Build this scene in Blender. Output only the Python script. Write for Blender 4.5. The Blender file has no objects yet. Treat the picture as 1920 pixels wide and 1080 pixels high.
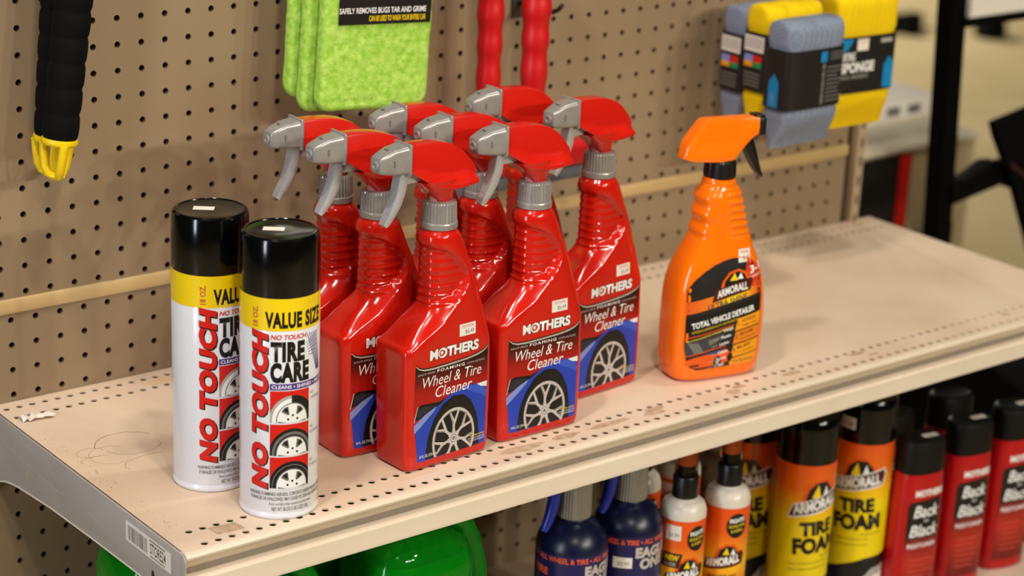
import bpy, bmesh, math, random
from mathutils import Vector, Matrix, noise

random.seed(7)
SC = bpy.context.scene
COL = SC.collection
H0 = 0.90                      # height of the upper shelf deck above the floor (m)
def W(x, y, z):                # shelf millimetres -> world metres
    return Vector((x/1000, y/1000, z/1000 + H0))

# ------------------------------------------------------------------ camera
cam = bpy.data.cameras.new('camera')
cam_o = bpy.data.objects.new('camera', cam)
COL.objects.link(cam_o)
RX = Vector((0.7883167, -0.6137760, 0.0428465))
DN = Vector((-0.1690291, -0.2830010, -0.9441078))
FW = Vector((0.5915961, 0.7370139, -0.3268404))
M = Matrix((RX, -DN, -FW)).transposed().to_4x4()
M.translation = W(-804.5, -1741.5, 778.7)
cam_o.matrix_world = M
cam.sensor_width = 36
cam.lens = 3890.93/1920*36
cam.clip_start = 0.05
cam.clip_end = 60
cam.dof.use_dof = True
cam.dof.focus_distance = 1.85
cam.dof.aperture_fstop = 4.6
cam.dof.aperture_blades = 0
SC.camera = cam_o

# ------------------------------------------------------------------ light, exposure
SC.view_settings.view_transform = 'Standard'
SC.view_settings.look = 'None'
SC.view_settings.gamma = 1
SC.view_settings.use_curve_mapping = False
SC.view_settings.exposure = 0.0
world = bpy.data.worlds.new('store_world')
SC.world = world
world.use_nodes = True
world.node_tree.nodes['Background'].inputs[0].default_value = (1.0, 0.93, 0.84, 1)
world.node_tree.nodes['Background'].inputs[1].default_value = 0.02

def lamp(name, loc, target, size, power, color, shape='DISK', sy=None):
    l = bpy.data.lights.new(name, 'AREA')
    l.shape = shape
    l.size = size
    if sy: l.size_y = sy
    l.energy = power
    l.color = color
    o = bpy.data.objects.new(name, l)
    COL.objects.link(o)
    o.location = loc
    d = (Vector(target) - Vector(loc)).normalized()
    o.rotation_euler = d.to_track_quat('-Z', 'Y').to_euler()
    return o
PINK, GREEN = (1.0, 0.90, 0.79), (1.0, 0.96, 0.81)
for x, y, z, p, c in [(-0.1, -1.2, 3.0, 15, PINK), (-0.6, -0.7, 3.0, 20, PINK), (1.0, -0.45, 3.0, 10.5, GREEN),
                      (-0.8, -2.6, 3.0, 18, PINK), (1.7, -3.2, 2.7, 16, GREEN),
                      (0.6, -5.0, 2.9, 38, GREEN), (1.25, -5.0, 2.9, 40, GREEN), (1.9, -5.0, 2.9, 40, GREEN)]:
    lamp('ceiling_light', (x, y, z), (x*0.7, y*0.5, 0.8), 0.15, p, c)
lamp('floor_fill_light', (2.4, 6.2, 3.0), (2.4, 6.2, 0), 0.5, 420, (1.0, 0.95, 0.80))  # this and the next: unseen lamps added to brighten the far floor
lamp('floor_fill_light', (4.6, 6.4, 3.0), (4.6, 6.4, 0), 0.5, 300, (1.0, 0.95, 0.80))
lamp('window_daylight', (-3.2, -1.2, 1.6), (0.2, -0.2, 0.95), 0.4, 54, (0.80, 0.88, 1.0), 'RECTANGLE', 1.9)

# ------------------------------------------------------------------ materials
def lin(c):
    if isinstance(c, str):
        c = c.lstrip('#')
        c = [int(c[i:i+2], 16) for i in (0, 2, 4)]
    return tuple(((v/255)/12.92 if v/255 <= 0.04045 else ((v/255+0.055)/1.055)**2.4) for v in c)
MATS = {}
def mat(name, c, rough=0.45, metal=0.0, coat=0.0, trans=0.0, ior=1.46, spec=0.5, subs=0.0):
    if name in MATS: return MATS[name]
    m = bpy.data.materials.new(name)
    m.use_nodes = True
    b = m.node_tree.nodes['Principled BSDF']
    b.inputs['Base Color'].default_value = (*lin(c), 1)
    b.inputs['Roughness'].default_value = rough
    b.inputs['Metallic'].default_value = metal
    b.inputs['Coat Weight'].default_value = coat
    b.inputs['Coat Roughness'].default_value = 0.08
    b.inputs['Transmission Weight'].default_value = trans
    b.inputs['IOR'].default_value = ior
    b.inputs['Specular IOR Level'].default_value = spec
    if subs:
        b.inputs['Subsurface Weight'].default_value = subs
        b.inputs['Subsurface Radius'].default_value = (0.01, 0.006, 0.003)
        b.inputs['Subsurface Scale'].default_value = 0.5
    MATS[name] = m
    return m
def nt(m):
    t = m.node_tree
    return t, t.nodes, t.links, t.nodes['Principled BSDF']
def noisy(m, c1, c2, scale, lo=0.35, hi=0.65, detail=4, bump=0.0, bscale=None, vec='Object', dist=0.001, stretch=None):
    t, N, L, b = nt(m)
    tc = N.new('ShaderNodeTexCoord')
    src = tc.outputs[vec]
    if stretch:
        mp = N.new('ShaderNodeMapping')
        mp.inputs['Scale'].default_value = stretch
        L.new(src, mp.inputs[0]); src = mp.outputs[0]
    n = N.new('ShaderNodeTexNoise')
    n.inputs['Scale'].default_value = scale
    n.inputs['Detail'].default_value = detail
    L.new(src, n.inputs['Vector'])
    r = N.new('ShaderNodeValToRGB')
    r.color_ramp.elements[0].position = lo
    r.color_ramp.elements[1].position = hi
    r.color_ramp.elements[0].color = (*lin(c1), 1)
    r.color_ramp.elements[1].color = (*lin(c2), 1)
    L.new(n.outputs['Fac'], r.inputs[0])
    L.new(r.outputs[0], b.inputs['Base Color'])
    if bump:
        n2 = N.new('ShaderNodeTexNoise')
        n2.inputs['Scale'].default_value = bscale or scale*3
        n2.inputs['Detail'].default_value = 4
        L.new(src, n2.inputs['Vector'])
        bp = N.new('ShaderNodeBump')
        bp.inputs['Strength'].default_value = bump
        bp.inputs['Distance'].default_value = dist
        L.new(n2.outputs['Fac'], bp.inputs['Height'])
        L.new(bp.outputs[0], b.inputs['Normal'])
    return m
def graded(name, stops, axis='Z', lo=0.0, hi=1.0, rough=0.3):
    """printed colour gradient along a local axis of the label (metres lo..hi)"""
    if name in MATS: return MATS[name]
    m = mat(name, stops[0][1], rough)
    t, N, L, b = nt(m)
    tc = N.new('ShaderNodeTexCoord'); sp = N.new('ShaderNodeSeparateXYZ')
    mr = N.new('ShaderNodeMapRange')
    mr.inputs['From Min'].default_value = lo; mr.inputs['From Max'].default_value = hi
    r = N.new('ShaderNodeValToRGB')
    cr = r.color_ramp
    cr.elements[0].position, cr.elements[1].position = stops[0][0], stops[-1][0]
    cr.elements[0].color, cr.elements[1].color = (*lin(stops[0][1]), 1), (*lin(stops[-1][1]), 1)
    for p, c in stops[1:-1]:
        e = cr.elements.new(p); e.color = (*lin(c), 1)
    L.new(tc.outputs['Object'], sp.inputs[0]); L.new(sp.outputs[axis], mr.inputs['Value'])
    L.new(mr.outputs[0], r.inputs[0]); L.new(r.outputs[0], b.inputs['Base Color'])
    return m

m_deck = mat('painted_steel_deck', '#d9bfa6', 0.42, spec=0.35)
noisy(m_deck, '#cdb298', '#dcc6b0', 5.5, 0.30, 0.62, 6, 0.05, 700)
m_lip = noisy(mat('painted_steel_channel', '#dcc8ae', 0.34), '#d2c1aa', '#dacab5', 9, 0.3, 0.7)
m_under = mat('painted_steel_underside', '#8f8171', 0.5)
m_end = noisy(mat('grey_painted_steel', '#a69d97', 0.42), '#9d9590', '#aaa29c', 14, 0.3, 0.7)
m_peg = noisy(mat('painted_pegboard', '#a58d72', 0.5), '#887359', '#998366', 3.2, 0.35, 0.68, 6, 0.06, 260)
m_pegedge = noisy(mat('raw_hardboard', '#6b4a2c', 0.8), '#4a3320', '#7a5635', 300)
m_pegback = mat('dark_hardboard_back', '#241b14', 0.9)
m_strip = noisy(mat('tan_plastic_strip', '#c3a672', 0.4), '#bc9d69', '#c9ad7b', 6, 0.3, 0.7)
m_upright = mat('beige_steel_upright', '#b19a7c', 0.4)
m_dirt = mat('brown_scuff', '#9a7650', 0.7)
m_residue = noisy(mat('tape_residue', '#b59a80', 0.7), '#a98c70', '#c5aa90', 120)
m_white = mat('white_print', '#ecebe8', 0.35)
m_paper = mat('white_paper', '#e6ddd2', 0.6)
m_black = mat('black_print', '#0c0b0b', 0.35)
m_grey = mat('grey_print', '#6d6a67', 0.4)
m_greyl = mat('light_grey_print', '#a9a5a0', 0.4)
m_redp = mat('red_print', '#cf1a12', 0.3)
m_redt = mat('red_sticker_print', '#c0483a', 0.5)
m_yel = mat('yellow_print', '#f0cd08', 0.25, coat=0.3)
m_orange = mat('orange_print', '#e2560f', 0.3)
m_orangey = mat('amber_print', '#ee9a14', 0.3)
m_purple = mat('purple_print', '#4b2f86', 0.35)
m_silverp = mat('silver_print', '#c9c2ba', 0.3, 0.3)
m_can = mat('white_can_paint', '#dfdfe4', 0.22, coat=0.5)
m_canmetal = mat('can_rim_metal', '#c9c9cf', 0.25, 0.6)
m_capblk = mat('glossy_black_cap', '#050505', 0.13)
m_redpl = mat('glossy_red_plastic', '#c4190c', 0.17, coat=0.3)
m_redhead = mat('red_trigger_plastic', '#c71b0f', 0.22, coat=0.35)
m_redin = mat('dark_red_inside', '#7d0a08', 0.4)
m_silver = noisy(mat('silver_plastic', '#9d9894', 0.3, 0.35), '#948f8b', '#a5a19d', 60, 0.3, 0.7)
m_silverT = mat('silver_trigger_plastic', '#b3b1b1', 0.28, 0.25)
m_stem = mat('pale_pink_stem', '#b8837e', 0.35)
m_orpl = mat('glossy_orange_plastic', '#fb7405', 0.16, coat=0.3)
m_blkpl = mat('black_plastic', '#0d0c0c', 0.35)
m_blkmat = mat('matte_black_plastic', '#080707', 0.5, spec=0.3)
m_blue = mat('car_blue', '#2440b0', 0.3)
m_blued = mat('car_blue_dark', '#152878', 0.3)
m_bluel = mat('car_blue_light', '#8090cc', 0.3)
m_rim = mat('rim_print', '#c6bdb6', 0.3)
m_rimd = mat('rim_shadow_print', '#756c68', 0.3)
m_tire = mat('tyre_print', '#121113', 0.4)
m_cyan = mat('cyan_print', '#0d7fb8', 0.4)
m_darklabel = mat('charcoal_print', '#1a1716', 0.4)
m_brown = mat('maroon_print', '#4a130c', 0.35)

# ------------------------------------------------------------------ mesh builder (millimetres in, metres out)
class MB:
    def __init__(s): s.bm = bmesh.new(); s.mats = []
    def mi(s, m):
        if m not in s.mats: s.mats.append(m)
        return s.mats.index(m)
    def v(s, p): return s.bm.verts.new((p[0]/1000, p[1]/1000, p[2]/1000))
    def face(s, vs, m):
        try: f = s.bm.faces.new(vs)
        except ValueError: return None
        f.material_index = s.mi(m); f.smooth = True
        return f
    def quadloop(s, rings, m, closed=True, cap0=True, cap1=True):
        R = [[s.v(p) for p in r] for r in rings]
        n = len(R[0])
        for a, b in zip(R[:-1], R[1:]):
            for i in range(n if closed else n-1):
                j = (i+1) % n
                s.face((a[i], a[j], b[j], b[i]), m)
        if cap0: s.face(R[0][::-1], m)
        if cap1: s.face(R[-1], m)
        return R
    def lathe(s, prof, m, c=(0, 0), seg=48, cap0=True, cap1=True, ribs=None):
        rings = []
        for r, z in prof:
            rings.append([(c[0]+r*math.cos(2*math.pi*i/seg), c[1]+r*math.sin(2*math.pi*i/seg), z) for i in range(seg)])
        return s.quadloop(rings, m, True, cap0, cap1)
    def box(s, lo, hi, m, bev=0.0, seg=2, mtx=None):
        b = bmesh.new()
        bmesh.ops.create_cube(b, size=1)
        for vv in b.verts:
            vv.co = Vector(((lo[0]+hi[0])/2 + vv.co.x*(hi[0]-lo[0]), (lo[1]+hi[1])/2 + vv.co.y*(hi[1]-lo[1]),
                            (lo[2]+hi[2])/2 + vv.co.z*(hi[2]-lo[2])))
        if bev:
            bmesh.ops.bevel(b, geom=list(b.edges), offset=bev, segments=seg, profile=0.5, affect='EDGES')
        s.merge(b, m, mtx)
    def merge(s, b, m, mtx=None):
        mp = {}
        for vv in b.verts:
            co = mtx @ vv.co if mtx else vv.co
            mp[vv] = s.v(co)
        for f in b.faces: s.face([mp[x] for x in f.verts], m)
        b.free()
    def tube(s, pts, r, m, seg=12, caps=True):
        pts = [Vector(p) for p in pts]
        rad = r if isinstance(r, (list, tuple)) else [r]*len(pts)
        rings = []; up = None
        for i, p in enumerate(pts):
            d = (pts[min(i+1, len(pts)-1)] - pts[max(i-1, 0)]).normalized()
            if up is None:
                up = d.orthogonal().normalized()
            up = (up - d*up.dot(d)).normalized()
            bn = d.cross(up)
            rings.append([p + up*rad[i]*math.cos(2*math.pi*k/seg) + bn*rad[i]*math.sin(2*math.pi*k/seg) for k in range(seg)])
        s.quadloop(rings, m, True, caps, caps)
    def prism(s, poly, ax, a, b, m, bev=0.0, seg=2, mtx=None):
        """extrude a 2D polygon (in the two other axes, in order) along axis ax from a to b"""
        def P(q, t):
            return {'x': (t, q[0], q[1]), 'y': (q[0], t, q[1]), 'z': (q[0], q[1], t)}[ax]
        bb = bmesh.new()
        A = [bb.verts.new(P(q, a)) for q in poly]; B = [bb.verts.new(P(q, b)) for q in poly]
        bb.faces.new(A); bb.faces.new(B[::-1])
        n = len(poly)
        for i in range(n): bb.faces.new((A[i], B[i], B[(i+1) % n], A[(i+1) % n]))
        bmesh.ops.recalc_face_normals(bb, faces=list(bb.faces))
        if bev:
            bmesh.ops.bevel(bb, geom=list(bb.edges), offset=bev, segments=seg, profile=0.5, affect='EDGES', clamp_overlap=True)
        s.merge(bb, m, mtx)
    def build(s, name, parent=None, loc=(0, 0, 0), angle=38, recalc=True, smooth=True):
        if recalc: bmesh.ops.recalc_face_normals(s.bm, faces=list(s.bm.faces))
        me = bpy.data.meshes.new(name)
        s.bm.to_mesh(me); s.bm.free()
        for m in s.mats: me.materials.append(m)
        if smooth:
            me.set_sharp_from_angle(angle=math.radians(angle))
        else:
            for p in me.polygons: p.use_smooth = False
        o = bpy.data.objects.new(name, me)
        COL.objects.link(o)
        o.parent = parent
        o.location = loc
        return o

def tag(o, label=None, cat=None, group=None, kind=None):
    if label: o['label'] = label
    if cat: o['category'] = cat
    if group: o['group'] = group
    if kind: o['kind'] = kind
    return o
def thing(name, label, cat, loc, rz=0.0, group=None, rx=0.0, ry=0.0):
    o = bpy.data.objects.new(name, None)
    o.empty_display_size = 0.02
    COL.objects.link(o)
    o.location = loc
    o.rotation_euler = (math.radians(rx), math.radians(ry), math.radians(rz))
    return tag(o, label, cat, group)
def dup(src, label, loc, rz=0.0, rx=0.0, ry=0.0, skip=()):
    c = src.copy(); COL.objects.link(c)
    c.location = loc
    c.rotation_euler = (math.radians(rx), math.radians(ry), math.radians(rz))
    c['label'] = label
    for ch in list(src.children):
        if ch.name.split('.')[0] in skip: continue
        d = ch.copy(); COL.objects.link(d); d.parent = c
        for g in list(ch.children):
            e = g.copy(); COL.objects.link(e); e.parent = d
    return c

# ------------------------------------------------------------------ flat printed artwork that is bent onto a surface
GLY = {}
def glyphs(s, bold, sp=1.0):
    k = (s, bold, sp)
    if k in GLY: return GLY[k]
    cu = bpy.data.curves.new('t', 'FONT')
    cu.body = s; cu.size = 1; cu.resolution_u = 3; cu.offset = bold; cu.space_character = sp
    o = bpy.data.objects.new('t', cu); COL.objects.link(o)
    bpy.context.view_layer.update()
    me = o.to_mesh()
    vs = [(v.co.x, v.co.y) for v in me.vertices]
    fs = [tuple(p.vertices) for p in me.polygons]
    o.to_mesh_clear()
    bpy.data.objects.remove(o); bpy.data.curves.remove(cu)
    GLY[k] = (vs, fs)
    return GLY[k]
CAPH = None
def capheight():
    global CAPH
    if CAPH is None:
        vs, _ = glyphs('H', 0)
        CAPH = max(v[1] for v in vs)
    return CAPH
class Art:
    """shapes in (u, v) mm with a layer number; bent by fn(u, v, off) -> (x, y, z) mm"""
    def __init__(s): s.sh = []
    def poly(s, pts, m, layer=1, clip=None):
        s.sh.append(([tuple(p) for p in pts], [tuple(range(len(pts)))], m, layer, clip)); return s
    def rect(s, u0, v0, u1, v1, m, layer=1, clip=None): return s.poly([(u0, v0), (u1, v0), (u1, v1), (u0, v1)], m, layer, clip)
    def ell(s, cu, cv, ru, rv, m, layer=1, clip=None, n=36, a0=0, a1=360, rot=0):
        c, sn = math.cos(math.radians(rot)), math.sin(math.radians(rot))
        pts = []
        for i in range(n + (0 if a1-a0 >= 360 else 1)):
            a = math.radians(a0 + (a1-a0)*i/n)
            x, y = ru*math.cos(a), rv*math.sin(a)
            pts.append((cu + x*c - y*sn, cv + x*sn + y*c))
        return s.poly(pts, m, layer, clip)
    def ring(s, cu, cv, ru, rv, th, m, layer=1, clip=None, n=40, a0=0, a1=360):
        vs, fs = [], []
        for i in range(n+1):
            a = math.radians(a0 + (a1-a0)*i/n)
            vs.append((cu+ru*math.cos(a), cv+rv*math.sin(a)))
            vs.append((cu+(ru-th)*math.cos(a), cv+(rv-th*rv/ru)*math.sin(a)))
        for i in range(n): fs.append((2*i, 2*i+1, 2*i+3, 2*i+2))
        s.sh.append((vs, fs, m, layer, clip)); return s
    def line(s, pts, w, m, layer=1, clip=None):
        vs, fs = [], []
        ws = w if isinstance(w, (list, tuple)) else [w]*len(pts)
        for i, p in enumerate(pts):
            a, b = pts[max(i-1, 0)], pts[min(i+1, len(pts)-1)]
            d = Vector((b[0]-a[0], b[1]-a[1])).normalized()
            n = Vector((-d.y, d.x))*ws[i]/2
            vs += [(p[0]+n.x, p[1]+n.y), (p[0]-n.x, p[1]-n.y)]
        for i in range(len(pts)-1): fs.append((2*i, 2*i+1, 2*i+3, 2*i+2))
        s.sh.append((vs, fs, m, layer, clip)); return s
    def text(s, txt, u, v, h, m, layer=3, width=None, bold=0.0, shear=0.0, rot=0.0, sp=1.0, clip=None, align='l', arch=0.0):
        """u, v = left end of the baseline; h = cap height; width = fitted length"""
        vs, fs = glyphs(txt, bold, sp)
        k = h/capheight()
        x0 = min(a for a, b in vs); x1 = max(a for a, b in vs)
        kx = width/(x1-x0) if width else k
        wd = (x1-x0)*kx
        off = {'l': 0, 'c': -wd/2, 'r': -wd}[align]
        c, sn = math.cos(math.radians(rot)), math.sin(math.radians(rot))
        out = []
        for a, b in vs:
            x = (a-x0)*kx + off; y = b*k
            x += y*shear
            if arch: y += arch*(1-(2*((a-x0)/(x1-x0))-1)**2)
            out.append((u + x*c - y*sn, v + x*sn + y*c))
        s.sh.append((out, fs, m, layer, clip)); return s
    def outlined(s, txt, u, v, h, m, mo, layer=4, grow=0.06, **kw):
        b = kw.pop('bold', 0.0)
        s.text(txt, u, v, h, mo, layer-1, bold=b+grow, **kw)
        return s.text(txt, u, v, h, m, layer, bold=b, **kw)
    def make(s, name, fn, parent=None, du=None, dv=None, eps=0.045, loc=(0, 0, 0), rot=None):
        out = bmesh.new(); mats = []
        for vs, fs, m, layer, clip in s.sh:
            b = bmesh.new()
            V = [b.verts.new((x, y, 0)) for x, y in vs]
            for f in fs:
                if len(set(f)) > 2:
                    try: b.faces.new([V[i] for i in f])
                    except ValueError: pass
            big = [f for f in b.faces if len(f.verts) > 4]
            if big: bmesh.ops.triangulate(b, faces=big)
            def cut(co, no, clear):
                bmesh.ops.bisect_plane(b, geom=list(b.verts)+list(b.edges)+list(b.faces), dist=1e-5,
                                       plane_co=co, plane_no=no, clear_outer=clear)
            if clip:
                n = len(clip)
                ar = sum(clip[i][0]*clip[(i+1) % n][1]-clip[(i+1) % n][0]*clip[i][1] for i in range(n))
                for i in range(n):
                    p, q = clip[i], clip[(i+1) % n]
                    no = Vector((q[1]-p[1], -(q[0]-p[0]), 0))
                    if ar < 0: no = -no
                    cut((p[0], p[1], 0), no, True)
            if b.verts:
                for ax, d in ((0, du), (1, dv)):
                    if not d: continue
                    lo = min(v.co[ax] for v in b.verts); hi = max(v.co[ax] for v in b.verts)
                    k = math.floor(lo/d)+1
                    while k*d < hi:
                        no = (1, 0, 0) if ax == 0 else (0, 1, 0)
                        cut((k*d, 0, 0) if ax == 0 else (0, k*d, 0), no, False); k += 1
            if m not in mats: mats.append(m)
            mi = mats.index(m)
            mp = {}
            for v in b.verts:
                p = fn(v.co.x, v.co.y, layer*eps)
                mp[v] = out.verts.new((p[0]/1000, p[1]/1000, p[2]/1000))
            for f in b.faces:
                vv = [mp[x] for x in f.verts]
                g = out.faces.new(vv); g.material_index = mi; g.smooth = True
            b.free()
        me = bpy.data.meshes.new(name)
        out.to_mesh(me); out.free()
        for m in mats: me.materials.append(m)
        o = bpy.data.objects.new(name, me); COL.objects.link(o)
        o.parent = parent; o.location = loc
        return o
def cyl(r, a0, zc=0.0, dr=0.0):
    """bend onto a vertical cylinder of radius r; u = 0 faces direction a0 (degrees), u grows to the viewer's right"""
    def fn(u, v, off):
        a = math.radians(a0) + u/r
        R = r + 0.08 + off + dr
        return (R*math.cos(a), R*math.sin(a), v+zc)
    return fn
def flatmap(o, ux, vx, nx):
    o, ux, vx, nx = Vector(o), Vector(ux), Vector(vx), Vector(nx)
    return lambda u, v, off: o + ux*u + vx*v + nx*(off+0.08)

def interp(tab, t):
    if t <= tab[0][0]: return tab[0][1]
    for (a, x), (b, y) in zip(tab[:-1], tab[1:]):
        if t <= b: return x + (y-x)*(t-a)/(b-a)
    return tab[-1][1]
def spline(tab, t):
    """Catmull-Rom (non-uniform, monotone-ish) interpolation through table rows (t, value)"""
    n = len(tab)
    if t <= tab[0][0]: return tab[0][1]
    if t >= tab[-1][0]: return tab[-1][1]
    for i in range(n-1):
        if t <= tab[i+1][0]:
            t0, p0 = tab[i]; t1, p1 = tab[i+1]; h = t1-t0
            def sl(j):
                if j <= 0 or j >= n-1: return None
                d0 = (tab[j][1]-tab[j-1][1])/(tab[j][0]-tab[j-1][0]); d1 = (tab[j+1][1]-tab[j][1])/(tab[j+1][0]-tab[j][0])
                return 0 if d0*d1 <= 0 else 2*d0*d1/(d0+d1)
            d = (p1-p0)/h
            m0 = sl(i); m1 = sl(i+1)
            m0 = d if m0 is None else m0; m1 = d if m1 is None else m1
            s = (t-t0)/h
            return (2*s**3-3*s*s+1)*p0 + (s**3-2*s*s+s)*h*m0 + (-2*s**3+3*s*s)*p1 + (s**3-s*s)*h*m1
def sstep(a, b, x):
    t = min(1, max(0, (x-a)/(b-a))); return t*t*(3-2*t)

# ================================================================== SETTING
def holed(mb, x0, x1, y0, y1, xs, ys, r, P, m, medge, seg=12, depth=3.0):
    """sheet x0..x1 by y0..y1 with round holes at xs by ys; P(a, b, d) -> point, d = depth"""
    px = (xs[1]-xs[0]); py = (ys[1]-ys[0]) if len(ys) > 1 else px
    bx = [x0] + [(a+b)/2 for a, b in zip(xs[:-1], xs[1:])] + [x1]
    by = [y0] + [(a+b)/2 for a, b in zip(ys[:-1], ys[1:])] + [y1]
    vc = {}
    def cv(a, b):
        k = (round(a, 4), round(b, 4))
        if k not in vc: vc[k] = mb.v(P(a, b, 0))
        return vc[k]
    for i, x in enumerate(xs):
        for j, y in enumerate(ys):
            l, rr, bt, tp = bx[i], bx[i+1], by[j], by[j+1]
            cs = [(rr, y), (rr, tp), (x, tp), (l, tp), (l, y), (l, bt), (x, bt), (rr, bt)]
            C = [cv(*c) for c in cs]
            n = 16
            ring = [mb.v(P(x+r*math.cos(2*math.pi*k/n), y+r*math.sin(2*math.pi*k/n), 0)) for k in range(n)]
            low = [mb.v(P(x+r*math.cos(2*math.pi*k/n), y+r*math.sin(2*math.pi*k/n), depth)) for k in range(n)]
            for k in range(8):
                a, b = C[k], C[(k+1) % 8]
                mb.face((a, b, ring[2*k+1], ring[2*k]), m)
                mb.face((b, ring[(2*k+2) % n], ring[2*k+1]), m)
            for k in range(n):
                mb.face((ring[k], ring[(k+1) % n], low[(k+1) % n], low[k]), medge)

# floor
mb = MB()
m_floor = noisy(mat('beige_vinyl_floor', '#b7a47e', 0.38), '#a8966f', '#bfac86', 1.3, 0.3, 0.7)
mb.box((-4000, -5000, -20), (12000, 12000, 0), m_floor)
tag(mb.build('floor', smooth=False), kind='structure')

# pegboard: upper and lower sheets with real holes, the dark back of the gondola, and the tan joint strip
mb = MB()
PW = lambda a, b, d: (a, d, b)
holed(mb, -75, 1131, 97, 560, [c*25.4 for c in range(-2, 45)], [363.8-r*25.4 for r in range(10, -8, -1)], 3.1, PW, m_peg, m_pegedge, depth=5)
holed(mb, -75, 1131, -430, 97, [c*25.4+9.1 for c in range(-3, 44)], [83-r*25.4 for r in range(20, -1, -1)], 3.1, PW, m_peg, m_pegedge, depth=5)
mb.box((-75, 16, -480), (1131, 20, 560), m_pegback)
mb.box((-75, 0, -480), (1131, 5, -430), m_peg)
mb.box((1130, 0.2, -480), (1134, 20, 560), m_pegback)
mb.box((-78, 0.2, -480), (-75, 20, 560), m_pegback)
tag(mb.build('wall_back', loc=(0, 0, H0), recalc=False, smooth=False), kind='structure')
mb = MB()
mb.prism([(0.3, 89.5), (-2.2, 90.5), (-3.0, 93), (-3.0, 101), (-2.2, 103.6), (0.3, 104.6)], 'x', -75, 1131, m_strip)
tag(mb.build('trim_1', loc=(0, 0, H0)), kind='structure')
mb = MB()
mb.box((1141, -9, -880), (1156, 10, 560), m_upright, 2)
for k in range(40):
    z = -300 + k*25.4
    mb.box((1147, -9.6, z-6), (1150, -8.9, z+6), m_pegback)
tag(mb.build('upright_post', loc=(0, 0, H0)), 'beige slotted steel upright at the right end of the pegboard', 'post')

# ---- the upper shelf
shelf = thing('store_shelf', 'long beige steel store shelf carrying the spray bottles and aerosol cans', 'shelf', W(0, 0, 0))
X0, X1, YF = -41, 1184, -377
mb = MB()
PD = lambda a, b, d: (a, b, -d)
xs_b = [-31.4 + 13.32*k for k in range(91)]
xs_f = [-17.8 + 13.32*k for k in range(90)]
holed(mb, X0, X1, -46.3, -8.6, xs_b, [-39.3, -15.5], 3.35, PD, m_deck, m_deck, depth=1.2)
holed(mb, X0, X1, -373.6, -327, xs_f, [-366.9, -340.6], 3.35, PD, m_deck, m_deck, depth=1.2)
for a, b in ((-8.6, -1.0), (-327, -46.3)):
    V = [mb.v((X0, a, 0)), mb.v((X1, a, 0)), mb.v((X1, b, 0)), mb.v((X0, b, 0))]
    mb.face(V, m_deck)
# folded right end
mb.prism([(-374, -0.02), (-374, -45), (-1, -45), (-1, -0.02)], 'x', X1-0.02, X1+1.5, m_deck)
mb.build('deck', shelf, recalc=False, smooth=False)
mb = MB()
prof = [(-373.6, 0), (-376.5, -0.25), (-378.6, -1.3), (-379.7, -3.2), (-379.4, -5.2), (-378.2, -6.6), (-377, -7.6), (-375.6, -9.6),
        (-369.6, -18.6), (-370.4, -20.8), (-378.6, -21.8), (-381.0, -22.2), (-382.2, -23.4), (-382.6, -25), (-382.8, -36.5), (-383.6, -38.6),
        (-383.4, -40.6), (-381.5, -41.6), (-378, -41.4)]
mb.quadloop([[(X0, y, z) for y, z in prof], [(X1+1.5, y, z) for y, z in prof]], m_lip, False, False, False)
mb.prism([(y, z) for y, z in prof] + [(-368, -41.4), (-368.2, -0.6)], 'x', X0-0.6, X0+0.2, m_lip)
mb.build('price_channel', shelf, angle=30)
mb = MB()
low = [(-372, -53), (-300, -51), (-214, -52.6), (-130, -55.5), (-89, -58.7), (-62, -61), (-47, -63.2), (-32, -66.5), (-18, -72), (-8, -79), (-1, -90)]
mb.prism([(-1, -0.6), (-372, -0.6)] + low, 'x', X0-2.5, X0-0.3, m_end, 0.4)
mb.prism([(-379.5, -6), (-377, -2), (-372, -0.8), (-372, -53), (-376, -52), (-380, -46)], 'x', X0-2.2, X0-0.7, m_end, 0.3)
mb.tube([(X0-2.4, y, z+0.4) for y, z in low], 0.8, mat('pale_worn_edge', '#cfc3b4', 0.5), 6)
mb.tube([(X0-2.2, -8, -24), (X0-2.2, -140, -32), (X0-2.2, -262, -29)], 0.45, m_end, 6)
S = [(X0-2.56, -324.5+2.6*math.cos(a), -41+5.2*math.sin(a)) for a in [2*math.pi*k/16 for k in range(16)]]
mb.face([mb.v(p) for p in S], m_pegback)
S = [(X0-2.56, -82+1.5*math.cos(a), -40+2.6*math.sin(a)) for a in [2*math.pi*k/12 for k in range(12)]]
mb.face([mb.v(p) for p in S], m_strip)
mb.build('end_panel', shelf)
# front stiffening bar and an added black strip
mb = MB()
mb.box((X0+4, -372, -3), (X1-2, -369.8, -40), m_under)
mb.box((X0+4, -47, -7), (X1-2, -6, -5), m_pegback)  # added strip: its black stands in for shade below the rear slots
mb.build('stiffener_and_shade_strip', shelf)
# barcode tag on the end panel
a = Art()
a.rect(0, 0, 79, 19.5, m_paper, 1)
u = 3.5
random.seed(3)
while u < 38:
    w = random.choice([0.5, 0.8, 1.2]); a.rect(u, 2.2, u+w, 16, m_grey, 2); u += w + random.choice([0.4, 0.6, 1.0])
a.text('STORE24', 43, 5.0, 9.5, m_black, 2, width=27, bold=0.01)
for k in range(9): a.rect(43+k*3.0, 16.2, 45+k*3.0, 17.8, m_black, 2)
for k in range(8): a.rect(43.5+k*3.2, 1.6, 45.8+k*3.2, 3.2, m_grey, 2)
tg = a.make('barcode_tag', flatmap((X0-2.6, -277.5, -26.5), (0, -1, 0), (0, 0, 1), (-1, 0, 0)), shelf)
tg['label'] = 'white paper barcode tag on the grey end panel'
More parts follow.
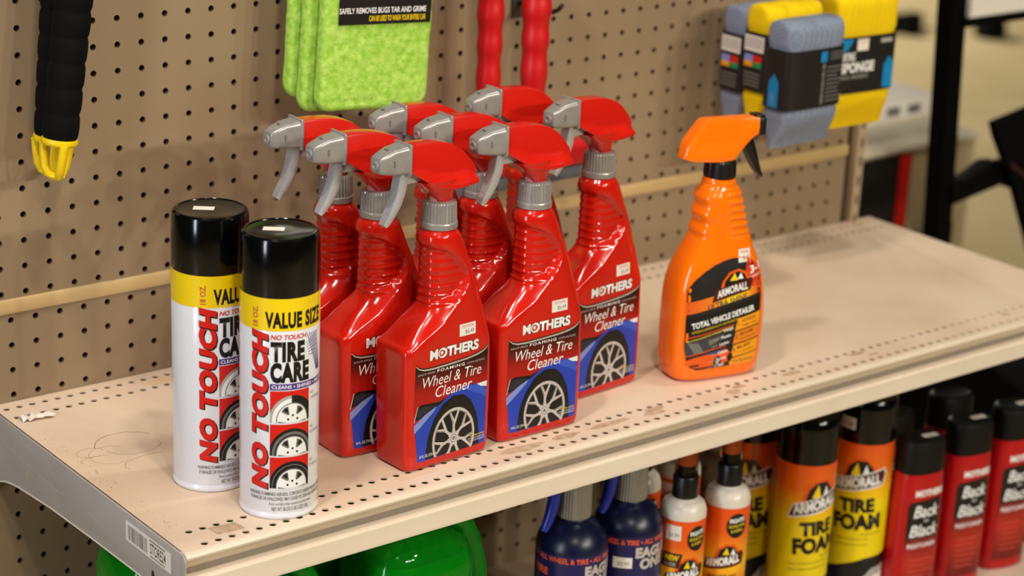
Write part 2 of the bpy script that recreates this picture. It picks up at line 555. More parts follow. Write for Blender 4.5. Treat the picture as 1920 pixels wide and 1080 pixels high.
# scuffs, rings and tape residue on the deck
a = Art()
random.seed(11)
def arc(cx, cy, rx, ry, a0, a1, n=26, j=0.7):
    return [(cx+rx*math.cos(math.radians(a0+(a1-a0)*i/n))+random.uniform(-j, j), cy+ry*math.sin(math.radians(a0+(a1-a0)*i/n))+random.uniform(-j, j)) for i in range(n+1)]
for cx, cy, rx, ry, a0, a1, w in [(26, -148, 30, 26, 20, 170, 0.8), (30, -150, 28, 24, 190, 330, 0.55), (2, -164, 20, 20, 40, 300, 0.45),
                                  (30, -196, 30, 15, 60, 200, 0.5), (-12, -150, 13, 10, 0, 300, 0.5), (-14, -166, 15, 6, 30, 200, 0.5)]:
    a.line(arc(cx, cy, rx, ry, a0, a1), w*1.05, m_dirt, 1)
for k in range(60):
    x, y = random.uniform(-36, -20), random.uniform(-330, -60)
    a.ell(x, y, random.uniform(0.3, 0.9), random.uniform(0.3, 0.8), m_dirt, 1, n=7)
for k in range(120):
    x, y = random.uniform(-30, 1150), random.uniform(-330, -55)
    a.ell(x, y, random.uniform(0.2, 0.55), random.uniform(0.2, 0.5), m_dirt, 1, n=6)
import itertools
BL = itertools.count(4)
def blob(x, y, rx, ry, m):
    a.poly([(x+rx*(0.75+random.uniform(0, .4))*math.cos(t), y+ry*(0.75+random.uniform(0, .4))*math.sin(t)) for t in [2*math.pi*k/22 for k in range(22)]], m, BL.__next__())
m_blot = mat('pale_worn_paint', '#d8b98f', 0.6)
blob(135, -28, 26, 9, m_blot)
blob(330, -354, 26, 7, m_residue); blob(384, -353, 16, 6, m_residue); blob(440, -352, 30, 5, m_residue)
a.poly([(-2, -343), (24, -345), (26, -361), (0, -359)], m_residue, 3)
a.poly([(190, -344), (235, -343), (236, -352), (191, -354)], mat('faint_tape_mark', '#d0b59c', 0.6), 2)
for k in range(10): blob(random.uniform(480, 1150), -353+random.uniform(-6, 6), random.uniform(5, 16), random.uniform(3, 6), m_residue)
tag(a.make('scuff_marks', lambda u, v, o: (u, v, 0.03+o*0.1), shelf), kind='stuff')

# torn paper scrap on the shelf
mb = MB()
random.seed(5)
pts = []
for i in range(9):
    t = i/8
    pts.append([(-16+32*t+random.uniform(-1.5, 1.5), 5-4*t+random.uniform(-1, 1)+k*3.2-4, 0.3+abs(math.sin(i*1.7+k))*4.5) for k in range(4)])
V = [[mb.v(p) for p in r] for r in pts]
for a_, b_ in zip(V[:-1], V[1:]):
    for k in range(3): mb.face((a_[k], a_[k+1], b_[k+1], b_[k]), m_paper)
o = mb.build('paper_scrap', loc=W(-17, -56, 0.2), smooth=False)
so = o.modifiers.new('s', 'SOLIDIFY'); so.thickness = 0.0003
tag(o, 'small torn scrap of white paper at the back left corner of the shelf', 'paper')

# ---- the lower shelf
ZL = -342
lower = thing('store_shelf', 'lower beige steel shelf holding jugs, foam cans and red bottles', 'shelf', W(0, 0, ZL))
mb = MB()
mb.box((X0, -376, -3), (X1, -1, 0), m_deck, 0.6)
mb.build('deck', lower)
mb = MB()
mb.quadloop([[(X0, y, z) for y, z in prof], [(X1+1.5, y, z) for y, z in prof]], m_lip, False, False, False)
mb.build('price_channel', lower, angle=30)
mb = MB()
mb.prism([(-1, -0.6), (-372, -0.6)] + low, 'x', X0-2.5, X0-0.3, m_end, 0.4)
mb.build('end_panel', lower)

# ================================================================== RED SPRAY BOTTLES
XL = [(0, -47.5), (4, -49.2), (60, -51), (112, -52.3), (117, -52.0), (121, -47.5), (136, -33), (147, -21), (152, -17.6), (160, -16.6), (200, -16.6), (205, -17.4), (211, -20), (216, -19.6), (220, -16.5), (224, -14)]
XR = [(0, 47.5), (5, 49.5), (20, 50.5), (60, 50.5), (90, 49.5), (120, 47.5), (145, 43.5), (165, 38.5), (182, 32.5), (195, 27), (206, 23), (214, 20), (220, 16.5), (224, 14)]
POLY = [(-60, 113), (-51, 117), (-9, 137), (8, 154), (19, 169), (21.5, 176), (19, 184), (11, 194), (2, 201.5), (-8, 206.5), (-30, 209)]
def seg_d(p, a, b):
    ax, ay = b[0]-a[0], b[1]-a[1]
    t = max(0, min(1, ((p[0]-a[0])*ax+(p[1]-a[1])*ay)/(ax*ax+ay*ay)))
    return math.hypot(p[0]-a[0]-t*ax, p[1]-a[1]-t*ay)
def inside(p):
    c = False; n = len(POLY)
    for i in range(n):
        (x1, y1), (x2, y2) = POLY[i], POLY[(i+1) % n]
        if (y1 > p[1]) != (y2 > p[1]) and p[0] < (x2-x1)*(p[1]-y1)/(y2-y1)+x1: c = not c
    return c
def rib(z):
    if z < 152 or z > 204: return 0.0
    f = ((z-150)/7.6) % 1.0
    return math.exp(-((f-0.5)/0.13)**2)
def red_T(x, z):
    """half thickness of the red bottle at (x, z)"""
    xl, xr = spline(XL, z), spline(XR, z)
    c, a = (xl+xr)/2, (xr-xl)/2
    n = interp([(0, 9.0), (112, 10.0), (124, 6.0), (150, 3.2), (205, 2.4), (224, 2.0)], z)
    b = spline([(0, 23), (3, 24.6), (8, 25), (110, 25), (150, 23), (190, 20.5), (208, 19.5), (216, 18.6), (220, 16.6), (224, 14)], z)
    q = min(1.0, abs((x-c)/a))
    return c, a, n, b
def red_y(x, z):
    c, a, n, b = red_T(x, z)
    q = min(1.0, abs((x-c)/a))
    y = b*(1-q**n)**(1/n)
    return y*red_mod(x, z, b)
def red_mod(x, z, b):
    if not (108 < z < 211) or not inside((x, z)): return 1.0
    d = min(seg_d((x, z), POLY[i], POLY[i+1]) for i in range(len(POLY)-1) if i not in ())
    w = 3.5 + 15*sstep(18, -10, x)*sstep(172, 150, z) if z < 172 else 3.5
    s = sstep(0, 1, d/max(w, 1)) if w < 6 else min(1, d/w)**0.9
    tgt = 15.6 + 0.9*rib(z)
    return 1 + s*(min(1, tgt/b)-1)
def red_body():
    mb = MB()
    zs = [0, 0.6, 1.6, 3, 5, 8, 14, 24, 36, 50, 64, 78, 92, 102, 108] + [110+i*1.25 for i in range(78)] + [208.5, 210.5, 212.5, 214.5, 216.5, 218.5, 220, 221.5, 223, 224]
    rings = []
    nth = 104
    for z in zs:
        c, a, n, b = red_T(0, z)
        sh = {0: 2.4, 0.6: 1.2, 1.6: 0.4}.get(z, 0)
        ring = []
        for k in range(nth):
            t = 2*math.pi*k/nth
            ct, st = math.cos(t), math.sin(t)
            x = c + (a-sh)*math.copysign(abs(ct)**(2/n), ct)
            y = (b-sh)*math.copysign(abs(st)**(2/n), st)
            y *= red_mod(x, z, b)
            if 152 < z < 204 and x < -8: x -= 0.8*rib(z)
            ring.append((x, y, z))
        rings.append(ring)
    mb.quadloop(rings, m_redpl)
    return mb
CLIPR = [(-42, 104), (-42.4, 58), (-38, 9.6), (43.2, 9.6), (43.2, 106)]
def red_label():
    a = Art()
    g = graded('mothers_label_gradient', [(0.0, '#b8140e'), (0.50, '#a3120d'), (0.72, '#5c0c0a'), (0.9, '#120808'), (1.0, '#0b0707')], 'Z', 0.045, 0.105)
    top = [(-42, 104.2), (-38, 100.6), (-32, 98.6), (-22, 98.0), (-10, 98.2), (4, 98.7), (18, 99.4), (29, 100.8), (36, 102.6), (40, 104.4), (43, 107)]
    outl = top + [(43.2, 60), (43.4, 12.5), (42.6, 10.2), (-35.6, 8.8), (-37.4, 10.2), (-40, 34), (-42.3, 58)]
    a.poly(outl, g, 1)
    a.line([(u, v-0.6) for u, v in top], [0.5, 1.0, 1.5, 1.8, 1.7, 1.6, 1.6, 1.7, 1.6, 1.2, 0.5], m_silverp, 3)
    a.line([(u, v+0.7) for u, v in top], [0.3, 0.7, 1.1, 1.2, 1.1, 1.0, 1.0, 1.1, 1.0, 0.6, 0.3], m_black, 3)
    a.outlined('MOTHERS', -26.2, 106.3, 8.6, m_white, m_black, 5, width=57, bold=0.045, grow=0.035)
    a.ell(-12.6, 110.6, 3.0, 3.4, mat('rose_print', '#c9503f', 0.4), 6, n=14)
    a.ell(-12.6, 110.9, 1.4, 1.6, m_white, 7, n=10)
    a.text('SPOT-FREE', -39.5, 93.2, 1.7, m_greyl, 3, width=20, bold=0.01)
    a.text('FOAMING', -17.0, 92.9, 2.7, m_white, 3, width=32, bold=0.015, sp=1.25)
    a.text('NON-ACIDIC', 18.0, 93.2, 1.7, m_greyl, 3, width=21, bold=0.01)
    a.text('Wheel & Tire', -35.5, 80.5, 10.2, m_white, 4, width=70, shear=0.18, bold=-0.004)
    a.text('Cleaner', -19.5, 68.6, 10.2, m_white, 4, width=43, shear=0.2, bold=0.0)
    # car body, window, wheel
    fend = [(-42.3, 46), (-34, 52.5), (-24, 57.5), (-13, 60.5), (-4, 66.5), (6, 70.2), (17, 72.2), (30, 71.4), (43.2, 71.6), (43.3, 12.4), (42.6, 10.2), (-35.6, 8.8), (-37.4, 10.2), (-40, 34)]
    a.poly(fend, m_blue, 2)
    a.poly([(-41.8, 50), (-39, 62.5), (-34, 65.2), (-14, 63.4), (-5, 66), (-13, 60.6), (-24, 57.4), (-34, 52.2)], m_black, 3)
    a.poly([(-39.2, 53), (-37.0, 61.2), (-32, 62.6), (-18, 61.2), (-26, 57.6), (-34.5, 53.2)], mat('window_print', '#2b2a30', 0.3), 4)
    a.line([(-42, 49), (-40.4, 56), (-38.4, 64)], 1.0, m_greyl, 4)
    a.poly([(-42.3, 46), (-30, 54.4), (-17, 59.8), (-19, 56), (-29, 48), (-41.6, 38)], m_bluel, 4)
    a.poly([(30.5, 71.0), (43.2, 71.4), (43.2, 66.0), (36, 67.6)], m_white, 4)
    a.poly([(14, 71.6), (34, 70), (43.2, 62), (43.2, 55), (34, 61), (22, 66)], mat('car_blue_mid', '#3a57c4', 0.3), 3)
    arch = [(-28, 8.9), (-27.5, 20), (-25, 34), (-19, 48), (-9, 60), (3, 65.6), (14, 64.5), (24, 57), (31, 43), (34, 30), (35.5, 9.9)]
    a.poly(arch, m_tire, 5, CLIPR)
    a.poly([(-27.5, 20), (-25, 34), (-19, 48), (-9, 60), (3, 65.6), (14, 64.5), (20, 61), (8, 63), (-4, 59), (-14, 49), (-20, 37), (-23.5, 20)], m_black, 6, CLIPR)
    cx, cz, rx, rz = 4.5, 23.5, 25.0, 30.0
    a.ring(cx, cz, rx, rz, 2.2, m_rim, 7, CLIPR)
    a.ring(cx, cz, rx-2.2, rz-2.6, 0.8, m_rimd, 7, CLIPR)
    for k in range(7):
        t = math.radians(90+k*360/7)
        def pt(r, dt): return (cx+rx*r*math.cos(t+dt), cz+rz*r*math.sin(t+dt))
        a.line([pt(0.22, 0), pt(0.52, 0), pt(0.95, 0.24)], [2.4, 3.2, 2.0], m_rim, 7, CLIPR)
        a.line([pt(0.46, 0), pt(0.95, -0.24)], [3.0, 2.0], m_rim, 8, CLIPR)
        a.line([pt(0.5, 0.05), pt(0.92, 0.25)], 0.6, m_rimd, 9, CLIPR)
        a.ell(*pt(0.25, 0.45), 1.0, 1.2, m_tire, 10, CLIPR, n=8)
    a.ell(cx, cz, 7.0, 8.2, m_rim, 9, CLIPR, n=20)
    a.ell(cx, cz, 3.4, 4.2, m_rimd, 10, CLIPR, n=16)
    a.ring(cx, cz, 2.6, 3.2, 0.8, m_white, 11, CLIPR, n=14)
    a.text('24 FL. OZ. (710 mL)', -35.4, 12.6, 2.6, m_white, 12, width=19, bold=0.008)
    a.text('WARNING: HARMFUL', 24, 19.6, 1.6, m_yel, 12, width=18, bold=0.01)
    a.text('IF SWALLOWED. EYE', 22, 17.0, 1.5, m_white, 12, width=20)
    a.text('AND SKIN IRRITANT', 23, 14.6, 1.5, m_white, 12, width=19)
    return a
def price_sticker(u0, v0, w, h, big='$6.49'):
    a = Art()
    a.rect(u0, v0, u0+w, v0+h, m_paper, 3)
    a.text('TOYOTA', u0+w*0.14, v0+h*0.66, h*0.22, m_redt, 4, width=w*0.72, bold=0.01)
    a.text(big, u0+w*0.36, v0+h*0.16, h*0.34, m_grey, 4, width=w*0.54)
    return a
def trigger_head(root, off=(0, 0, 0)):
    # collar
    mb = MB()
    seg = 128
    def ring(r, z, rb): return [((r+(rb if (k % 4 < 2) else 0))*math.cos(2*math.pi*k/seg), (r+(rb if (k % 4 < 2) else 0))*math.sin(2*math.pi*k/seg), z) for k in range(seg)]
    mb.quadloop([ring(16.4, 221.5, 0), ring(17.0, 222.2, 0), ring(17.0, 226.6, 0), ring(16.6, 227.6, 0), ring(15.3, 227.9, 0.9), ring(14.6, 244.6, 0.9), ring(14.6, 246.2, 0), ring(12, 247, 0)], m_silver)
    mb.build('collar', root, angle=20)
    # shroud lofted along x
    mb = MB()
    top = [(-42, 303.2), (-30, 303.4), (-13, 302.4), (0, 300.2), (10, 296.6), (20, 290), (28, 281.5), (33.0, 275.5), (35.6, 271.5)]
    bot = [(-42, 279.5), (-32, 273.0), (-20, 266), (-8, 260.5), (8, 258.4), (24, 259.6), (33, 260.6), (35.6, 262)]
    rings = []
    for i in range(49):
        x = -42 + 77.6*i/48
        zt, zb = spline(top, x), spline(bot, x)
        h = zt-zb
        k = 1.0 if x < 31 else math.sqrt(max(0.0, 1-((x-31)/4.7)**2))*0.3+0.7
        wb = interp([(-42, 11.4), (-30, 13.6), (-12, 15.8), (20, 16.4), (36.5, 15.0)], x)*k
        wm, wt = interp([(-42, 10.2), (0, 9.0), (36, 8.6)], x)*k, 7.8*k
        zc = zb + min(h*0.5, interp([(-42, 5.5), (-25, 11), (0, 15), (36, 12)], x))
        q = zc-zb
        Rr = [(wt*0.7, zt), (wt, zt-0.4), (wt+0.7, zt-min(1.8, h*.2)), (wm, zc+q*0.12), (wm+0.5, zc-q*0.08), (wm+(wb-wm)*0.45, zc-q*0.32),
              (wb-0.7, zc-q*0.66), (wb, zb+q*0.16), (wb-0.3, zb+q*0.04), (wb-1.2, zb), (wb*0.4, zb)]
        rings.append([(x, y, min(max(z, zb), zt)) for y, z in Rr] + [(x, -y, min(max(z, zb), zt)) for y, z in Rr[::-1]])
    mb.quadloop(rings, m_redhead)
    # skirt down to the collar
    rings = []
    for z, xa, xb, w in [(268, -30, 11, 15.6), (264, -24.5, 10.8, 15.6), (260, -19.5, 10.2, 14.6), (256, -15, 9.6, 12.6), (252, -11.5, 9.2, 11.2), (249, -9, 9.0, 10.2), (246.4, -7, 8.8, 9.6)]:
        c, r = (xa+xb)/2, (xb-xa)/2
        rings.append([(c + r*math.copysign(abs(math.cos(t))**0.6, math.cos(t)), w*math.copysign(abs(math.sin(t))**0.5, math.sin(t)), z) for t in [2*math.pi*k/32 for k in range(32)]])
    mb.quadloop(rings, m_redhead)
    mb.build('trigger_shroud', root, angle=42)
    mb = MB()
    mb.lathe([(7.2, 246), (7.0, 262)], m_stem, (-3.5, 0), 24)
    mb.box((-17, -6, 258), (-9, 6, 267), m_redin, 1)
    mb.build('stem', root)
    # nozzle
    mb = MB()
    rings = []
    for x, zl, zh, w in [(-73.2, 282.6, 294.6, 6.6), (-72.2, 281.4, 296, 7.6), (-66, 280, 299, 8.6), (-58, 279, 302.2, 9.6), (-46, 278.2, 303.6, 10.8), (-44.4, 278, 304, 11)]:
        cz, hz = (zl+zh)/2, (zh-zl)/2
        rings.append([(x, w*math.copysign(abs(math.cos(t))**0.32, math.cos(t)), cz + hz*math.copysign(abs(math.sin(t))**0.32, math.sin(t))) for t in [math.pi/32+2*math.pi*k/32 for k in range(32)]])
    mb.quadloop(rings, m_silver)
    mb.box((-44.6, -12, 277.0), (-41.6, 12, 305.4), m_silver, 0.9)
    R = []
    for r, x in ((4.6, -72.6), (4.6, -74.4), (3.6, -74.9), (2.0, -74.6), (1.2, -73.9)):
        R.append([(x, r*math.cos(2*math.pi*k/20), 288.4 + r*math.sin(2*math.pi*k/20)) for k in range(20)])
    mb.quadloop(R, m_silver)
    mb.box((-60.2, -10.2, 287), (-59.2, -9.2, 293), m_grey)
    mb.box((-62, -2.5, 301.0), (-61, 2.5, 301.8), m_grey)
    mb.build('nozzle', root, angle=40)
    # trigger lever
    mb = MB()
    path = [(-45.0, 279), (-45.6, 272), (-47.4, 262), (-51.0, 252), (-56.0, 243), (-61.4, 235.4), (-64.0, 232.4)]
    rings = []
    for i, (x, z) in enumerate(path):
        th = [4.0, 4.6, 4.6, 4.2, 3.6, 3.0, 2.0][i]; w = [6, 6.2, 6.2, 6, 5.6, 5.2, 4.6][i]
        a_, b_ = path[max(0, i-1)], path[min(len(path)-1, i+1)]
        d = Vector((b_[0]-a_[0], b_[1]-a_[1])).normalized(); n = Vector((-d.y, d.x))
        rings.append([(x+n.x*s*th, w*t_, z+n.y*s*th) for s, t_ in ((-1, -0.8), (-0.6, -1), (0.7, -1), (1, -0.85), (1, 0.85), (0.7, 1), (-0.6, 1), (-1, 0.8))])
    mb.quadloop(rings, m_silverT)
    mb.box((-44, -5, 268), (-22, 5, 276), m_silverT, 1)
    for i, (x, z) in enumerate([(-51.6, 262), (-55.2, 251.5), (-59.6, 243)]):
        mb.box((x-0.7, -5.0, z-0.8), (x+0.9, 5.0, z+0.8), m_silverT, 0.5)
    mb.build('trigger', root, angle=40)

RED_G = 'red spray bottles of wheel cleaner on the shelf'
RB = [  # x, y, yaw, head yaw, label
    (251.5, -317.5, 3.2, 'frontmost left red spray bottle, car picture fully visible, right beside the white cans'),
    (222.5, -263.5, -1.0, 'red spray bottle directly behind the front left one, its label half covered'),
    (216.0, -203.5, -1.0, 'rearmost red spray bottle of the left column, just behind the white aerosol cans'),
    (365.5, -310.5, 0.0, 'red spray bottle at the front in the middle, standing between two labelled red bottles'),
    (343.0, -258.0, -2.0, 'red spray bottle directly behind the front middle one, only head and neck showing'),
    (328.0, -206.5, -2.0, 'rearmost red spray bottle of the middle column, only its trigger head showing'),
    (485.5, -262.0, 5.0, 'rightmost red spray bottle, nearest to the orange bottle'),
    (446.0, -196.0, 0.0, 'rearmost red spray bottle of the right column, in front of the red brush handles'),
]
x, y, rz, lb = RB[0]
red0 = thing('spray_bottle', lb, 'spray bottle', W(x, y, 0), rz, RED_G)
del red0['group']
red_body().build('bottle_body', red0, angle=50)
fn_red = lambda u, v, off: (u, -(red_y(u, v)+0.10+off), v)
lab = red_label().make('label', fn_red, red0, du=6, dv=9)
lab['label'] = 'printed front label with a blue car and wheel'
price_sticker(8, 121.5, 19, 11.5).make('price_sticker', fn_red, red0, du=5, dv=5)['label'] = 'white price sticker'
trigger_head(red0)
for x, y, rz, lb in RB[1:]:
    dup(red0, lb, W(x, y, 0), rz, skip=('price_sticker',) if 'half covered' in lb else ())

# ================================================================== WHITE AEROSOL CANS
def can_art(R, facing):
    a = Art()
    a.rect(-95, 172.5, 110, 201, m_yel, 1)
    a.text('18 OZ.', -19.2, 175.5, 4.6, m_redt, 3, width=17.5, rot=90, bold=0.03)
    a.text('VALUE SIZE', -12.5, 176, 12.4, m_black, 3, width=55, bold=0.05, sp=1.08)
    # vertical brand word in red with a dark shadow
    a.text('NO TOUCH', -10.3, 28.2, 12.8, m_black, 3, width=141, rot=90, shear=0.22, bold=0.08, sp=1.1)
    a.text('NO TOUCH', -11.1, 29.0, 12.8, m_redp, 5, width=141, rot=90, shear=0.22, bold=0.065, sp=1.1)
    a.text('NO TOUCH', -7.6, 165.2, 4.0, m_redp, 3, width=31, shear=0.2, bold=0.03)
    a.text('TIRE', -7.6, 146.4, 15.4, m_black, 3, width=30, bold=0.06, sp=1.1)
    a.text('CARE', -7.8, 127.8, 15.4, m_black, 3, width=35, bold=0.06, sp=1.1)
    a.rect(-8, 119.8, 60, 125.4, m_purple, 2)
    a.text('CLEANS • SHINES • PROTECTS', -6.6, 121.2, 2.9, m_white, 3, width=64, bold=0.02)
    for k in range(6):
        a.line([(25+k*2.4, 168), (38+k*1.0, 132)], 0.7, m_purple, 2)
        a.line([(40-k*1.2, 168-k*4), (24+k*0.5, 160-k*2.2)], 0.5, m_purple, 2)
    for z0, k in ((90.4, 0), (60.0, 1), (29.8, 2)):
        u0, u1, z1 = -7.8, 27.6, z0+28.6
        cl = [(u0, z0), (u1, z0), (u1, z1), (u0, z1)]
        a.rect(u0, z0, u1, z1, m_redp, 2)
        cu, cz = 11.5, z0+1.5
        a.ell(cu, cz, 20, 23.0, m_tire, 3, cl, 40)
        if k == 0:
            a.ell(cu, cz, 20, 23.0, m_greyl, 4, [(u0, z0), (10.5, z0), (10.5, z1), (u0, z1)], 40)
            a.ell(cu, cz, 17.6, 20.4, m_white, 5, [(u0, z0), (10.5, z0), (10.5, z1), (u0, z1)], 40)
        else:
            a.ring(cu, cz, 17.5, 20.2, 0.7 if k == 2 else 2.2, m_grey, 5, cl)
        a.ell(cu, cz, 14.2, 16.4, m_white, 6, cl, 36)
        a.ring(cu, cz, 14.2, 16.4, 0.8, m_grey, 7, cl)
        for q in range(5):
            t = math.radians(90+36+72*q)
            def pt(r, dt): return (cu+14.2*r*math.cos(t+dt), cz+16.4*r*math.sin(t+dt))
            a.poly([pt(0.42, -0.12), pt(0.86, -0.30), pt(0.9, 0), pt(0.86, 0.30), pt(0.42, 0.12)], m_grey, 8, cl)
            a.poly([pt(0.5, -0.05), pt(0.84, -0.22), pt(0.84, 0.16)], m_tire, 9, cl)
            t2 = math.radians(90+72*q)
            a.ell(cu+14.2*.3*math.cos(t2), cz+16.4*.3*math.sin(t2), 1.0, 1.1, m_tire, 9, cl, 8)
    for z0, s1, s2 in ((112, 'NO', 'WIPING'), (81, 'NO', 'RUBBING'), (50, 'NO', 'MESS')):
        a.text(s1, 29.5, z0, 3, m_greyl, 3, width=4)
        a.text(s2, 29.5, z0-5, 3, m_greyl, 3, width=14)
    a.text('WARNING: FLAMMABLE AEROSOL. CONTENTS UNDER PRESSURE. HARMFUL', -27, 22.8, 3.1, m_grey, 3, width=78, bold=0.012)
    a.text('IF INHALED OR SWALLOWED. MAY CAUSE EYE, SKIN AND RESPIRATORY', -25.5, 18.2, 3.1, m_grey, 3, width=72, bold=0.012)
    a.text('Read carefully other cautions on back panel.', -8, 13.9, 2.5, m_grey, 3, width=39)
    a.text('NET WT 18 OZ (1 LB 2 OZ) 510 g', -6, 8.6, 3.4, m_grey, 3, width=34, bold=0.012)
    return a
def make_can(label, loc, ang, rot):
    root = thing('aerosol_can', label, 'aerosol can', loc, rot)
    mb = MB()
    mb.lathe([(30.5, 0.8), (32.6, 0), (33.8, 0.6), (34.4, 2.0), (34.3, 4.0), (33.4, 5.4), (33.3, 7), (34, 9.5), (34, 203), (33, 205), (30, 206)], m_can, seg=96)
    mb.build('can_body', root, angle=40)
    can_art(34, ang).make('label', cyl(34, ang), root, du=2.5)
    mb = MB()
    mb.lathe([(32, 199.2), (33.9, 199.4), (34.1, 200.2), (33.9, 226), (33.3, 246.5), (32.4, 250.2), (30.6, 251.8), (28.8, 251.9), (28.2, 251.2), (27.4, 250.9), (10, 250.9), (0.01, 250.9)], m_capblk, seg=96, cap1=False)
    mb.build('cap', root, angle=30)
    a = Art()
    a.rect(-9, -5.0, 9, 5.0, m_paper, 1)
    st = a.make('price_sticker', flatmap((-4, 4, 250.95), (0.80, -0.6, 0), (0.6, 0.80, 0), (0, 0, 1)), root)
    st['label'] = 'small white sticker on the cap'
    return root
FACE = math.degrees(math.atan2(-1741.5+334, -804.5-76))
make_can('white aerosol can with black cap at the very front of the shelf', W(75.5, -333.5, 0), FACE, 0)
FACE2 = math.degrees(math.atan2(-1741.5+253.6, -804.5-54))
make_can('white aerosol can with black cap standing behind the front can', W(54.5, -254, 0), FACE2+25, 0)

# ================================================================== ORANGE SPRAY BOTTLE
OL = [(0, -42), (4, -45.5), (14, -48), (30, -49.5), (70, -49.5), (100, -47.5), (112, -45), (124, -40.5), (136, -33.5), (146, -27.5), (152, -24.5), (160, -23.2), (190, -21.5), (200, -20), (205, -17), (212, -15.5)]
OR_ = [(0, 42), (4, 45.5), (14, 48), (30, 49.5), (60, 50), (84, 48.5), (104, 45.5), (120, 41.5), (134, 38), (150, 34), (170, 29), (188, 24.5), (198, 21.5), (205, 17), (212, 15.5)]
OL = [(z, x*1.07 + (3*sstep(150, 110, z))) for z, x in OL]; OR_ = [(z, x*1.07 + (4*sstep(150, 110, z))) for z, x in OR_]
def org_T(z):
    xl, xr = spline(OL, z), spline(OR_, z)
    n = interp([(0, 3.6), (20, 4.0), (100, 4.0), (135, 3.2), (160, 3.0), (195, 2.6), (205, 2)], z)
    b = spline([(0, 21.5), (4, 25), (14, 27), (30, 28), (96, 28), (118, 27), (134, 25), (148, 23), (160, 22), (190, 20.4), (200, 18), (205, 16.5), (212, 15.5)], z)
    return (xl+xr)/2, (xr-xl)/2, n, b
def org_y(x, z):
    c, a, n, b = org_T(z)
    return b*(1-min(1, abs((x-c)/a))**n)**(1/n)
orange = thing('spray_bottle', 'orange spray bottle with black collar standing alone on the shelf', 'spray bottle', W(615, -298, 0), -12)
mb = MB()
zs = [0, 0.7, 2, 4, 7, 11, 16, 24, 34, 50, 66, 82, 94, 102, 108, 114, 120, 126, 131, 135, 139, 143, 147] + [150+i*1.1 for i in range(50)] + [205, 207, 210, 212]
rings = []
for z in zs:
    c, a_, n, b = org_T(z)
    sh = {0: 4, 0.7: 2, 2: 0.6}.get(z, 0)
    g = sstep(150, 155, z)*sstep(201, 196, z)
    ring = []
    for k in range(96):
        t = 2*math.pi*k/96
        ct, st = math.cos(t), math.sin(t)
        px = (a_-sh)*math.copysign(abs(ct)**(2/n), ct); py = (b-sh)*math.copysign(abs(st)**(2/n), st)
        if g:
            f = px/a_
            # finger waves on the left, horizontal ridges on the right
            wl = sstep(-0.30, -0.7, f); wr = sstep(0.02, 0.12, f)
            px += -wl*g*1.3*math.cos((z-158)*2*math.pi/17.5)
            r_ = (0.5+0.5*math.cos((z-156)*2*math.pi/8.0))**1.5
            py *= 1 - wr*g*0.10*(1-r_); px -= wr*g*1.6*(1-r_)*max(0, f)
            py *= 1 - 0.06*g*math.exp(-((f+0.12)/0.09)**2)
        ring.append((c+px, py, z))
    rings.append(ring)
mb.quadloop(rings, m_orpl)
mb.build('bottle_body', orange, angle=50)
fn_or = lambda u, v, off: (u*1.08+1.5, -(org_y(u*1.08+1.5, v)+0.10+off), v)
mb = MB()
seg = 60
def oring(r, z, rb): return [((r+(rb if k % 3 == 0 else 0))*math.cos(2*math.pi*k/seg), (r+(rb if k % 3 == 0 else 0))*math.sin(2*math.pi*k/seg), z) for k in range(seg)]
mb.quadloop([oring(15.6, 211, 0), oring(16.2, 211.6, 0), oring(16.2, 214, .7), oring(15.4, 227.5, .7), oring(14.6, 229, 0), oring(11, 229.5, 0)], m_blkpl)
mb.build('collar', orange, angle=20)
mb = MB()
mb.lathe([(17.2, 204.5), (17.8, 206.5), (17.2, 208.5), (15, 209.5)], m_orpl, seg=48)
mb.build('neck_ring', orange)
mb = MB()
top = [(-47, 238), (-44, 248), (-36, 258.5), (-27, 269.5), (-24, 272.4), (-18, 273), (10, 272.6), (37, 271.6)]
bot = [(-47, 234), (-40, 231.6), (-20, 229.6), (-6, 228.4), (8, 229.4), (14, 235), (22, 244), (30, 251), (37, 254)]
rings = []
for i in range(43):
    x = -47 + 84*i/42
    zt, zb = interp(top, x), interp(bot, x)
    k = max(0.5, 1 - (max(0, -38-x)/9)**2*0.5)
    wt = interp([(-47, 9), (-24, 8), (37, 8.5)], x)*k; wb = interp([(-47, 10), (-20, 13.4), (10, 12.4), (37, 9.4)], x)*k
    h = zt-zb
    zc = zb + h*0.46
    R = [(wt*0.7, zt), (wt, zt-h*0.02), (wt+0.7, zt-h*0.09), (wt+1.3, zc+h*0.05), (wt+1.7, zc-h*0.04), (wb-0.3, zb+h*0.2), (wb, zb+h*0.1), (wb-0.6, zb+h*0.02), (wb*0.5, zb)]
    rings.append([(x, y, z) for y, z in R] + [(x, -y, z) for y, z in R[::-1]])
mb.quadloop(rings, m_orpl)
mb.build('trigger_shroud', orange, angle=35)
mb = MB()
mb.box((36.6, -8.6, 252.5), (46, 8.6, 270.6), m_blkpl, 1.2)
mb.box((34, -7.5, 270.4), (44.5, 7.5, 273.4), m_blkpl, 0.8)
mb.build('nozzle', orange)
mb = MB()
path = [(26, 250, 5.6), (30, 243, 5.6), (34, 234, 4.8), (38, 225, 3.8), (42.5, 216, 2.6), (47, 209, 1.2)]
rings = []
for i, (x, z, th) in enumerate(path):
    p, q = path[max(0, i-1)], path[min(5, i+1)]
    d = Vector((q[0]-p[0], q[1]-p[1])).normalized(); n = Vector((-d.y, d.x))
    rings.append([(x+n.x*s*th, 7*t_, z+n.y*s*th) for s, t_ in ((-1, -.8), (-.6, -1), (.6, -1), (1, -.8), (1, .8), (.6, 1), (-.6, 1), (-1, .8))])
mb.quadloop(rings, m_blkpl)
mb.build('trigger', orange, angle=40)
